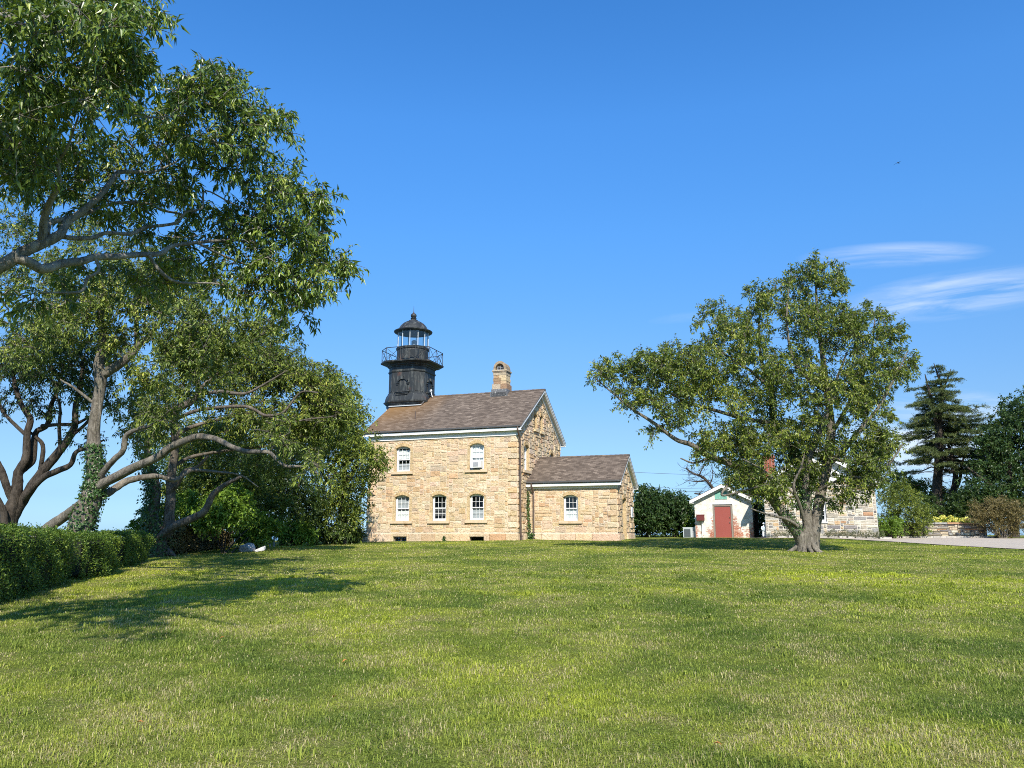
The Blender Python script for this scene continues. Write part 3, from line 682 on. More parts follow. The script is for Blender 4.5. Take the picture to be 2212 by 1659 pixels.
def trim(x0, x1, y0, y1, ze, zr, wy0, wy1, wt, left=True, wallx=0.0):
    """white boxed eaves, frieze and rakes"""
    ym = (y0 + y1) / 2; s_ = (zr - ze) / (ym - y0); th = 0.12
    for y, d in ((y0, 1), (y1, -1)):
        mb = MB(); yy = sorted((y + d * 0.012, y + d * 0.05)); mb.box((x0 + 0.02, yy[0], ze - th - 0.17), (x1 - 0.02, yy[1], ze - 0.03))         # fascia
        w = wy0 if d == 1 else wy1; a, b = sorted((y + d * 0.05, w - d * 0.02)); mb.box((x0 + 0.04, a, ze - th - 0.15), (x1 - 0.04, b, ze - th - 0.12))  # soffit
        a, b = sorted((w - d * 0.075, w + d * 0.1)); mb.box((x0 + OR + 0.0, a, wt - 0.012), (wallx + 0.07, b, ze - th - 0.15))     # frieze
        a, b = sorted((w - d * 0.12, w - d * 0.075)); mb.box((x0 + OR, a, ze - th - 0.21), (wallx + 0.08, b, ze - th - 0.152))     # bed mould
        mb.build('eave_trim', M_TRIM, house)
    def rake(xa, xb, drop, hgt, nm, ya=0.0):
        mb = MB()
        for d, yo in ((1, y0), (-1, y1)):
            e0, e1 = yo + d * ya, ym; zA, zB = ze + s_ * ya - drop, zr - drop
            pts = [(e0, zA), (e1, zB), (e1, zB - hgt), (e0, zA - hgt)]
            if d == -1: pts = pts[::-1]
            mb.prism(pts, 0, xa, xb)
        return mb.build(nm, M_TRIM, house)
    for sgn, xe, on in ((1, x1, True), (-1, x0, left)):
        if not on: continue
        q = lambda a, b: (min(a, b), max(a, b)); wx = wallx if sgn == 1 else -HW
        rake(*q(xe + sgn * 0.0, xe - sgn * 0.045), 0.015, 0.19, 'rake_board'); rake(*q(xe - sgn * 0.047, xe - sgn * 0.09), 0.13, 0.17, 'rake_board', 0.02)
        rake(*q(xe - sgn * 0.09, wx), 0.21, 0.025, 'rake_soffit', 0.04)
        rake(*q(wx + sgn * 0.085, wx + sgn * 0.01), 0.237, 0.24, 'rake_frieze', 0.30); rake(*q(wx + sgn * 0.13, wx + sgn * 0.087), 0.237, 0.07, 'rake_moulding', 0.30)
trim(-HW - OR, OR, -OE, HD + OE, HE, HR, 0, HD, HT)
def gutter(xa, xb, y, z, nm='gutter'):
    mb = MB(); mb.prism([(y - 0.10, z + 0.015), (y - 0.085, z - 0.075), (y + 0.0, z - 0.085), (y + 0.0, z - 0.02), (y - 0.01, z - 0.02), (y - 0.012, z - 0.07), (y - 0.075, z - 0.06), (y - 0.088, z + 0.015)], 0, xa, xb)
    for k in range(int((xb - xa) / 0.9)): mb.box((xa + 0.4 + k * 0.9, y - 0.104, z - 0.01), (xa + 0.42 + k * 0.9, y - 0.102, z + 0.03), (1, 1, 1))
    return mb.build(nm, M_GUTTER, house)
gutter(-HW - OR, OR - 0.02, -OE, HE); gutter(-HW - OR, OR - 0.02, HD + OE + 0.1, HE)
def pipe(P, r, nm='downpipe', m=None, clips=()):
    mb = MB(); mb.tube(smooth_path(P, 3), r, 10)
    for c in clips: mb.lathe([(r, c - 0.03), (r + 0.02, c - 0.03), (r + 0.02, c + 0.03), (r, c + 0.03)], (P[-1][0], P[-1][1]), 10)
    return mb.build(nm, m or M_PIPE, house, smooth=True, edge=R_(40))
pipe([(0.16, -0.36, HE - 0.1), (0.16, -0.36, HE - 0.3), (0.17, -0.02, HT - 0.2), (0.18, 0.06, HT - 0.7), (0.18, 0.06, 3), (0.20, 0.06, 0.5), (0.24, 0.06, 0.35), (0.24, 0.06, -0.1)], 0.052, clips=(0.3,))
# wing
WL, WY0, WY1, WT, WE, WR = 5.6, 1.81, 6.87, 3.12, 3.54, 5.31
WH = [(2.33, 3.22, 1.2, 2.74, 0.14, 0.19)]
stone_wall('wing_front_wall', house, (0, WY0, 0), 0, WL, WT, WH, z0=PL, quoin=(False, True))
ws = (WR - WE) / ((WY1 - WY0) / 2 + 0.3); wg = lambda x: min(WE - 0.2 + ws * (x + 0.3), WE - 0.2 + ws * (WY1 - WY0 - x + 0.3))
WD = [(1.55, 2.55, 0.1, 2.62, 0.14, 0.16)]
stone_wall('wing_gable_wall', house, (WL, WY0, 0), math.pi / 2, WY1 - WY0, 5.2, WD, top=wg, z0=PL, out=(0.02, 0.085))
stone_wall('wing_rear_wall', house, (WL, WY1, 0), math.pi, WL, WT, [], z0=PL, quoin=(False, False), cell=0.17, size=((2, 4), (1, 2)))
plinth('plinth', (0.0, WY0, 0), 0, WL + 0.12); plinth('plinth', (WL, WY0, 0), math.pi / 2, 1.5); plinth('plinth', (WL, WY0 + 2.6, 0), math.pi / 2, WY1 - WY0 - 2.6)
window(house, (0, WY0, 0), 0, *WH[0][:4], low_cloth=('curtain', 0.02, 0.97))
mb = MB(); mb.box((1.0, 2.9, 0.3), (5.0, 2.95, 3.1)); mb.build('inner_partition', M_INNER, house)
roof('wing_roof', 0.0, WL + 0.34, WY0 - 0.3, WY1 + 0.3, WE, WR, M_ROOF2)
OR_, OR = OR, 0.34
trim(-0.32, WL + 0.34, WY0 - 0.3, WY1 + 0.3, WE, WR, WY0, WY1, WT, left=False, wallx=WL)
OR = OR_
gutter(0.1, WL + 0.3, WY0 - 0.3, WE)
pipe([(0.42, WY0 - 0.36, WE - 0.1), (0.42, WY0 - 0.34, WE - 0.3), (0.46, WY0 - 0.12, WT - 0.22), (0.47, WY0 - 0.12, WT - 0.5), (0.47, WY0 - 0.12, 0.5), (0.47, WY0 - 0.16, 0.3), (0.47, WY0 - 0.16, -0.1)], 0.05)
mb = MB(); a, b, c, d = WD[0][:4]      # wing door, set deep in its opening
mb.box((a, 0.22, c), (a + 0.09, 0.32, d)); mb.box((b - 0.09, 0.22, c), (b, 0.32, d)); mb.box((a + 0.09, 0.22, 2.30), (b - 0.09, 0.32, d))
fr = mb.build('door', M_SASH, house, loc=(WL, WY0, 0), rotz=math.pi / 2)
mb = MB(); mb.box((a + 0.09, 0.25, c), (b - 0.09, 0.29, 2.30))
for i in range(2):
    for z0_, z1_ in ((0.3, 1.0), (1.15, 2.15)): mb.box((a + 0.17 + i * 0.36, 0.235, z0_), (a + 0.45 + i * 0.36, 0.25, z1_))
mb.build('door_leaf', M_TRIM, fr); mb = MB(); mb.box((a - 0.02, -0.3, -0.4), (b + 0.02, 0.22, c - 0.002), (0.52, 0.44, 0.32)); mb.build('doorstep', M_STONE, fr)

# chimney
mb = MB(); cx_, cy_ = -2.65, 4.55
def ccourse(hw, hd, z0_, z1_, n, col=None):
    for i in range(n):
        z = z0_ + (z1_ - z0_) * i / n; z2 = z0_ + (z1_ - z0_) * (i + 1) / n; o = rng.uniform(-0.012, 0.012); sp = rng.uniform(-0.25, 0.25) * hw
        c1, c2 = (pick([((0.44, 0.30, 0.17), 3), ((0.54, 0.42, 0.26), 2), ((0.30, 0.20, 0.12), 2), ((0.40, 0.33, 0.24), 1)]) for _ in range(2)); g = 0.007
        mb.box((cx_ - hw + o, cy_ - hd + o, z + g), (cx_ + sp - g, cy_ + hd - o, z2 - g), c1); mb.box((cx_ + sp + g, cy_ - hd + o - 0.004, z + g), (cx_ + hw - o, cy_ + hd - o - 0.004, z2 - g), c2)
    mb.box((cx_ - hw + 0.02, cy_ - hd + 0.02, z0_), (cx_ + hw - 0.02, cy_ + hd - 0.02, z1_), (0.30, 0.25, 0.19))
ccourse(0.52, 0.50, 9.4, 10.32, 2); ccourse(0.46, 0.44, 10.32, 11.12, 4)
mb.box((cx_ - 0.50, cy_ - 0.48, 11.12), (cx_ + 0.50, cy_ + 0.48, 11.19), (0.34, 0.28, 0.21)); mb.box((cx_ - 0.54, cy_ - 0.52, 11.19), (cx_ + 0.54, cy_ + 0.52, 11.27), (0.44, 0.37, 0.27))
k = 14; an = np.linspace(0, math.pi, k + 1)       # barrel hood over the flue
for i in range(k):
    a0, a1 = an[i], an[i + 1]
    V = [(cx_ + r * math.cos(t), y, 11.27 + 0.12 + r * 1.12 * math.sin(t)) for y in (cy_ - 0.46, cy_ + 0.46) for r, t in ((0.30, a0), (0.45, a0), (0.45, a1), (0.30, a1))]
    mb.add(V, [(0, 1, 2, 3), (7, 6, 5, 4), (1, 5, 6, 2), (4, 0, 3, 7)], np.array((0.33, 0.26, 0.18)) * rng.uniform(0.85, 1.15))
mb.box((cx_ - 0.45, cy_ - 0.46, 11.27), (cx_ - 0.30, cy_ + 0.46, 11.395), (0.36, 0.29, 0.2)); mb.box((cx_ + 0.30, cy_ - 0.46, 11.27), (cx_ + 0.45, cy_ + 0.46, 11.395), (0.33, 0.27, 0.19))
ch = mb.build('chimney', M_STONE, house)
mb = MB()
mb.box((cx_ - 0.54, cy_ - 0.62, 9.35), (cx_ + 0.54, cy_ + 0.62, 9.94)); mb.box((cx_ - 0.62, cy_ - 0.62, 9.40), (cx_ + 0.62, cy_ - 0.58, 9.72)); mb.build('flashing', M_LEAD, ch)
mb = MB(); mb.box((cx_ - 0.27, cy_ + 0.40, 11.27), (cx_ + 0.27, cy_ + 0.43, 11.75)); mb.build('flue', M_DARKWOOD, ch)
mb = MB()
for i in range(5): mb.box((cx_ - 0.22 + i * 0.11 - 0.008, cy_ - 0.30, 11.275), (cx_ - 0.22 + i * 0.11 + 0.008, cy_ - 0.285, 11.62))
for i in range(3): mb.box((cx_ - 0.24, cy_ - 0.298, 11.34 + i * 0.11), (cx_ + 0.24, cy_ - 0.287, 11.355 + i * 0.11))
mb.build('flue_grille', M_STEEL, ch)
pipe([(-7.45, 1.25, 7.7), (-7.45, 1.25, 8.0), (-7.45, 1.25, 8.27)], 0.035, 'vent_pipe')

# iron tower
TX, TY = -9.5, 4.69
def octr(h, c, z): return [(TX + a, TY + b, z) for a, b in ((-h, -h + c), (-h + c, -h), (h - c, -h), (h, -h + c), (h, h - c), (h - c, h), (-h + c, h), (-h, h - c))]
mb = MB(); c0 = 0.54 / 1.38
prof = [(1.50, 8.2), (1.50, 9.22), (1.56, 9.22), (1.56, 9.27), (1.66, 9.33), (1.68, 9.41), (1.60, 9.45), (1.585, 9.56), (1.56, 9.70), (1.51, 9.86), (1.43, 9.99), (1.43, 10.04), (1.38, 10.06), (1.38, 11.46), (1.42, 11.50),
        (1.44, 11.55), (1.44, 11.60), (1.385, 11.63), (1.385, 11.86), (1.44, 11.88), (1.46, 11.94), (1.56, 11.99), (1.58, 12.05), (1.80, 12.13)]
mb.rings([octr(h, h * c0, z) for h, z in prof]); tower = mb.build('iron_tower', M_IRON, house)
mb = MB(); mb.rings([octr(h, h * c0, z) for h, z in ((1.78, 12.131), (1.90, 12.15), (1.92, 12.23), (1.88, 12.26))]); gal = mb.build('gallery', M_IRON, house)
mb = MB(); mb.box((-10.88, 3.6, -0.4), (-HW - 0.08, 5.8, 9.0)); mb.build('tower_buttress', M_STONE, house)
# blind arch, ledge, panels on the tower faces
def relief(rot, hw_, full):
    mb = MB(); f = 1.38
    if full:
        n = 10
        for q in range(n):
            t0, t1 = (math.pi * (0.14 + 0.72 * v / n) for v in (q, q + 1))
            V = [(r * math.cos(t), y, 10.66 + r * math.sin(t) * 0.9) for y in (-f - 0.09, -f) for r, t in ((0.34, t0), (0.46, t0), (0.46, t1), (0.34, t1))]
            mb.add(V, [(3, 2, 1, 0), (5, 1, 2, 6), (4, 7, 3, 0), (0, 1, 5, 4), (7, 6, 2, 3)])
        mb.box((-0.07, -f - 0.12, 10.95), (0.07, -f, 11.14))
        for s in (-1, 1):
            mb.box((s * 0.40 - 0.11, -f - 0.08, 10.66), (s * 0.40 + 0.11, -f, 10.71)); mb.box((s * 0.40 - 0.10, -f - 0.05, 10.56), (s * 0.40 + 0.10, -f, 10.60))
            mb.box((s * 0.33 - 0.025, -f - 0.035, 10.10), (s * 0.33 + 0.025, -f, 10.66))
        mb.box((-0.56, -f - 0.20, 10.03), (0.56, -f, 10.10)); mb.box((-0.50, -f - 0.14, 9.94), (0.50, -f, 10.03)); mb.box((-0.45, -f - 0.22, 9.83), (0.45, -f, 9.86))
    else:
        f = 1.562
        mb.box((-0.31, -f - 0.03, 10.16), (0.31, -f, 11.40)); mb.box((-0.27, -f - 0.05, 10.10), (0.27, -f, 10.16)); mb.box((-0.2, -f - 0.06, 10.02), (0.2, -f, 10.07)); mb.box((-0.12, -f - 0.06, 9.94), (0.12, -f, 9.98))
    o = mb.build('blind_window' if full else 'chamfer_panel', M_IRON, tower); o.location = (TX, TY, 0); o.rotation_euler = (0, 0, rot)
for q in range(4): relief(q * math.pi / 2, 0, True)
f_ = math.pi / 4
for q in range(4): relief(q * math.pi / 2 + f_, 0, False)
# gallery railing
rail = MB(); base = [np.array(p) for p in octr(1.84, 1.84 * c0, 12.25)]
tp = lambda p, z: np.array([p[0], p[1], 12.25 + z])
for i in range(8):
    a, b = base[i], base[(i + 1) % 8]; L = np.linalg.norm(b - a); k = 2 if L > 1.2 else 1
    rail.tube([tp(a, 0.92), tp(b, 0.92)], 0.026, 6)
    for j in range(k):
        p, q = a + (b - a) * j / k, a + (b - a) * (j + 1) / k
        rail.tube([tp(p, 0), tp(p, 0.92)], 0.022, 6); rail.tube([tp(p, 0.02), tp(q, 0.90)], 0.014, 5); rail.tube([tp(p, 0.90), tp(q, 0.02)], 0.014, 5)
rail.build('railing', M_IRON, gal)
# lantern
mb = MB(); T_ = (TX, TY)
mb.lathe([(1.17, 12.26), (1.17, 12.40), (1.12, 12.42), (1.12, 13.22), (1.17, 13.26), (1.20, 13.38), (1.16, 13.42), (0.95, 13.42)], T_, 24); lan = mb.build('lantern_drum', M_IRON, house, smooth=True, edge=R_(30))
mb = MB(); mb.prism([(TX + 0.35, 12.3), (TX + 0.95, 12.3), (TX + 0.95, 13.1), (TX + 0.35, 13.1)], 1, TY - 1.13, TY - 0.9); mb.build('lantern_hatch', M_IRON, lan)
mb = MB(); k = 12
for i in range(k):
    t = (i + 0.5) * 2 * math.pi / k; x, y = TX + 1.10 * math.cos(t), TY + 1.10 * math.sin(t); mb.tube([(x, y, 13.41), (x, y, 14.60)], 0.028, 6)
mb.build('mullion', M_UNIT, lan)
mb = MB()
for i in range(k):
    t, t2 = ((i + q) * 2 * math.pi / k for q in (0.5, 1.5)); V = [(TX + 1.09 * math.cos(a), TY + 1.09 * math.sin(a), z) for z in (13.41, 14.6) for a in (t, t2)]; mb.add(V, [(0, 1, 3, 2)])
mb.build('lantern_glass', M_GLASS, lan)
mb = MB(); mb.lathe([(0.98, 14.56), (1.0, 14.54), (1.16, 14.54), (1.36, 14.60), (1.38, 14.66), (1.24, 14.72), (1.10, 14.76), (1.03, 14.88), (0.93, 15.06), (0.76, 15.24), (0.54, 15.38), (0.33, 15.46)], T_, 32)
dome = mb.build('lantern_dome', M_IRON, house, smooth=True, edge=R_(35))
mb = MB(); mb.lathe([(0.01, 14.78), (0.6, 14.74), (0.97, 14.57)], T_, 24); mb.build('dome_lining', M_UNITD, dome)
mb = MB(); mb.lathe([(0.34, 15.45), (0.34, 15.50), (0.24, 15.53), (0.17, 15.60), (0.22, 15.63), (0.22, 15.67), (0.15, 15.70)] + [(max(0.03, 0.215 * math.sin(t)), 15.87 - 0.2 * math.cos(t)) for t in np.linspace(0.5, 2.75, 10)] + [(0.05, 16.08), (0.022, 16.2), (0.008, 16.62)], T_, 20)
mb.build('finial', M_IRON, dome, smooth=True, edge=R_(50))
mb = MB(); mb.lathe([(0.20, 13.40), (0.20, 13.55), (0.13, 13.58), (0.13, 13.62), (0.20, 13.64), (0.20, 13.96), (0.12, 14.02), (0.05, 14.04)], (TX + 0.1, TY), 16); mb.build('beacon_lamp', M_STEEL, lan, smooth=True, edge=R_(30))
mb = MB(); mb.box((-10.45, 3.10, 9.02), (-7.98, 3.2, 9.07)); mb.build('tower_flashing', M_UNIT, house)
mb = MB(); mb.tube([(-7.72, 4.35, 9.75), (-7.78, 4.3, 10.0), (-7.80, 4.28, 10.15)], 0.028, 8); mb.tube([(-7.80, 4.20, 10.16), (-7.80, 4.30, 10.22)], 0.075, 10); mb.build('ridge_floodlight', M_AC, house, smooth=True, edge=R_(40))
mb = MB(); P0 = np.array([-7.98, 3.05, 9.03]); 
mb.prism([(3.2, 8.98 + 0.1), (4.69, 9.93), (4.69, 10.02), (3.2, 9.17)], 0, -7.985, -7.96); mb.build('step_flashing', M_LEAD, house)

def hpt(x, y, z): 
    c, s = math.cos(TH), math.sin(TH); return np.array([0.308 + x * c + y * s, 46 - x * s + y * c, 1.13 + z])
# things on the house that are not part of it
ac = empty('air_conditioner', hpt(-2.58, -0.02, 4.36), -TH, 'white window air conditioner jutting from the upper right front window', 'air conditioner')
mb = MB(); mb.box((-0.33, -0.26, 0.0), (0.33, 0.2, 0.40)); mb.build('shell', M_AC, ac)
mb = MB(); mb.box((-0.15, -0.275, 0.07), (0.20, -0.262, 0.33)); 
for k in range(8): mb.box((-0.15, -0.285, 0.08 + k * 0.032), (0.20, -0.276, 0.092 + k * 0.032))
mb.build('grille', M_GREYBLIND, ac)
sg = empty('notice_sign', hpt(WL + 0.11, 5.9, 1.46), -TH, 'small white notice board on the wing end wall beside its door', 'sign')
mb = MB(); mb.box((-0.03, -0.27, 0.0), (0.03, 0.27, 0.62)); mb.build('board', M_PAPER, sg)
mb = MB()
for k in range(6): mb.box((0.031, -0.20, 0.10 + k * 0.07), (0.034, 0.20 - 0.08 * (k % 3), 0.125 + k * 0.07))
mb.build('print', M_INK, sg)
mb = MB(); mb.box((-0.4, -0.3, -0.6), (0.4, 0.3, 0.32), (0.52, 0.46, 0.40)); st = MB(); block(st, -0.4, 0.4, -0.3, 0.32, 0.03, (0.52, 0.46, 0.40), 0.0, 0.04, 0.015)
mb.merge(st, (0, -0.29, 0))
p = hpt(-HW - 0.35, 1.2, 0); o = mb.build('step_block', M_STONE, loc=tuple(p), rotz=-TH); tag(o, 'pale granite step block at the far left foot of the stone lighthouse', 'stone block')

# ------------------------------------------------------------------ outbuildings
def shed():
    X0, X1, Y0, D = 12.08, 15.72, 51.5, 4.2; g = float(gz(13.8, Y0)); xc = (X0 + X1) / 2
    s = empty('brick_shed', (X0, Y0, g), -TH, 'small white painted brick shed with a red door and flaking paint', 'shed')
    W = X1 - X0; ze, zr = 3.72 - g, 4.62 - g; mb = MB()
    dx0, dx1, dz = 1.15, 2.41, 2.14       # door opening with its frame
    prof = lambda x: ze + (zr - ze) * (1 - abs(x - W / 2) / (W / 2))
    def q(P): mb.add(P, [(0, 1, 2, 3)], None, [(p[0], p[2]) for p in P])
    q([(0, 0, -0.5), (dx0, 0, -0.5), (dx0, 0, prof(dx0)), (0, 0, ze)]); q([(dx1, 0, -0.5), (W, 0, -0.5), (W, 0, ze), (dx1, 0, prof(dx1))])
    n = 10
    for i in range(n):
        a, b = dx0 + (dx1 - dx0) * i / n, dx0 + (dx1 - dx0) * (i + 1) / n; la, lb = (arch_z(v, dx0, dx1, dz, 0.12) for v in (a, b)); 
        for p, r in (((a, b), (prof(a), prof(b))),):
            q([(a, 0, la), (b, 0, lb), (b, 0, r[1] if not a < W / 2 < b else r[1]), (a, 0, r[0])])
    mb.add([(0, 0, -0.5), (0, D, -0.5), (0, D, ze), (0, 0, ze)], [(3, 2, 1, 0)], None, [(0, ze), (D, ze), (D, -0.5), (0, -0.5)])
    mb.add([(W, 0, -0.5), (W, D, -0.5), (W, D, ze), (W, 0, ze)], [(0, 1, 2, 3)], None, [(0, -0.5), (D, -0.5), (D, ze), (0, ze)])
    mb.add([(0, D, -0.5), (W, D, -0.5), (W, D, ze), (W / 2, D, zr), (0, D, ze)], [(4, 3, 2, 1, 0)], None, [(0, ze), (W / 2, zr), (W, ze), (W, -0.5), (0, -0.5)])
    for x in (dx0, dx1): mb.add([(x, 0, -0.5), (x, 0.25, -0.5), (x, 0.25, dz + 0.12), (x, 0, dz)], [(0, 1, 2, 3) if x == dx1 else (3, 2, 1, 0)], None, [(0, 0), (0.25, 0), (0.25, 2), (0, 2)])
    mb.build('wall', M_WBRICK, s)
    mb = MB(); o = 0.28; sl = (zr - ze) / (W / 2)
    for sg in (-1, 1):
        xe = W / 2 + sg * (W / 2 + o); V = [(xe, -0.3, ze - sl * o + 0.10), (W / 2, -0.3, zr + 0.10), (W / 2, D + 0.3, zr + 0.10), (xe, D + 0.3, ze - sl * o + 0.10)]
        V2 = [(a, b, c + 0.06) for a, b, c in V]; mb.add(V + V2, [(4, 5, 6, 7), (3, 2, 1, 0), (0, 1, 5, 4), (2, 3, 7, 6), (3, 0, 4, 7)], None, np.zeros((20, 2)) + np.tile([(0, 0), (2, 0), (2, 4), (0, 4)], (5, 1)))
    mb.build('roof', M_ROOF2, s)
    mb = MB()
    for sg in (-1, 1):
        xe = W / 2 + sg * (W / 2 + o)
        P = [(xe, ze - sl * o + 0.12), (W / 2, zr + 0.12), (W / 2, zr - 0.10), (xe, ze - sl * o - 0.08)]; P = P if sg == -1 else P[::-1]; mb.prism(P, 1, -0.34, -0.302)
        P = [(xe + sg * -0.06, ze - sl * o + 0.075), (W / 2, zr + 0.06), (W / 2, zr - 0.22), (xe + sg * -0.2, ze - sl * o - 0.10)]; P = P if sg == -1 else P[::-1]; mb.prism(P, 1, -0.06, -0.012)
        mb.box((min(xe, xe - sg * 0.27), -0.30, ze - sl * o - 0.06), (max(xe, xe - sg * 0.27), D + 0.28, ze - sl * o - 0.02))
    mb.build('rake_board', M_TRIM, s)
    mb = MB(); a, b, c, d = 1.34, 2.10, 2.46, 3.10
    for p, q_ in (((a, -0.03, c), (a + 0.04, 0.02, d)), ((b - 0.04, -0.03, c), (b, 0.02, d)), ((a + 0.04, -0.03, d - 0.04), (b - 0.04, 0.02, d)), ((a + 0.04, -0.03, c), (b - 0.04, 0.02, c + 0.04))): mb.box(p, q_)
    mb.box((a + 0.04, -0.004, c + 0.04), (b - 0.04, 0.0 - 0.002, d - 0.04))
    for k in range(9):
        z = c + 0.05 + k * (d - c - 0.08) / 9; mb.add([(a + 0.04, -0.028, z), (b - 0.04, -0.028, z), (b - 0.04, -0.006, z + 0.05), (a + 0.04, -0.006, z + 0.05)], [(0, 1, 2, 3)])
    mb.build('vent_louvre', M_GREEN, s)
    mb = MB(); mb.box((dx0, 0.03, -0.1), (dx0 + 0.12, 0.14, dz)); mb.box((dx1 - 0.12, 0.03, -0.1), (dx1, 0.14, dz)); mb.box((dx0 + 0.12, 0.03, 2.0), (dx1 - 0.12, 0.14, dz)); mb.build('door_frame', M_BARN, s)
    mb = MB(); n = 10
    for i in range(n):
        a, b = dx0 + (dx1 - dx0) * i / n, dx0 + (dx1 - dx0) * (i + 1) / n; la, lb = (arch_z(v, dx0, dx1, dz, 0.12) for v in (a, b))
        mb.add([(a, -0.025, dz - 0.01), (b, -0.025, dz - 0.01), (b, -0.025, lb), (a, -0.025, la), (a, 0.1, dz - 0.01), (b, 0.1, dz - 0.01), (b, 0.0, lb), (a, 0.0, la)], [(0, 1, 2, 3), (4, 5, 1, 0), (3, 2, 6, 7)])
    mb.build('lintel', M_WHITE, s)
    mb = MB(); mb.box((dx0 + 0.125, 0.07, -0.02), (dx1 - 0.125, 0.115, 1.995)); dr = mb.build('door', M_RED, s)
    for z, r in ((0.98, 0.035), (1.30, 0.028)):
        mb = MB(); mb.tube([(dx1 - 0.20, 0.07, z), (dx1 - 0.20, 0.03, z), (dx1 - 0.20, 0.02, z), (dx1 - 0.20, -0.005, z)], [r * 0.6, r * 0.6, r, r * 0.8], 12); mb.build('knob' if z < 1.2 else 'deadbolt', M_BRASS, dr, smooth=True, edge=R_(40))
    lp = lambda x, y: (X0 + x * math.cos(TH) + y * math.sin(TH), Y0 - x * math.sin(TH) + y * math.cos(TH), g)
    b = empty('utility_box', lp(0.33, 0), -TH, 'dark red metal utility box on a thin conduit against the white shed', 'utility box')
    mb = MB(); mb.prism([(-0.20, 1.09), (0.28, 1.09), (0.28, 1.40), (0.20, 1.47), (-0.16, 1.47), (-0.20, 1.44)], 1, -0.34, -0.02); mb.build('box', M_DARKRED, b)
    mb = MB(); mb.box((-0.215, -0.36, 1.44), (0.295, -0.01, 1.475)); mb.box((-0.16, -0.35, 1.13), (0.24, -0.341, 1.40)); mb.build('lid', M_DARKRED, b)
    mb = MB(); mb.tube([(0.12, -0.10, 1.09), (0.12, -0.09, 0.6), (0.12, -0.09, -0.1)], 0.032, 8); mb.build('conduit', M_WHITE, b, smooth=True)
    # whitewashed low block beside the door
    c = empty('condenser_unit', lp(-0.44, 0.6), -TH, 'pale grey outdoor condenser unit standing left of the white shed', 'condenser unit')
    mb = MB(); mb.box((-0.42, -0.2, 0.0), (0.40, 0.35, 0.62)); mb.build('casing', M_UNIT, c)
    mb = MB(); mb.box((-0.36, -0.225, 0.05), (0.06, -0.202, 0.56)); 
    for k in range(10): mb.box((-0.34, -0.24, 0.08 + k * 0.046), (0.04, -0.226, 0.092 + k * 0.046))
    mb.build('grille', M_UNITD, c)
    mb = MB(); mb.box((0.16, -0.215, 0.30), (0.38, -0.202, 0.52)); mb.box((0.16, -0.215, 0.08), (0.24, -0.202, 0.26)); mb.build('service_panel', M_GREYBLIND, c)
    mb = MB(); mb.box((-0.44, -0.22, 0.62), (0.42, 0.37, 0.66)); mb.build('lid', M_UNIT, c)
shed()

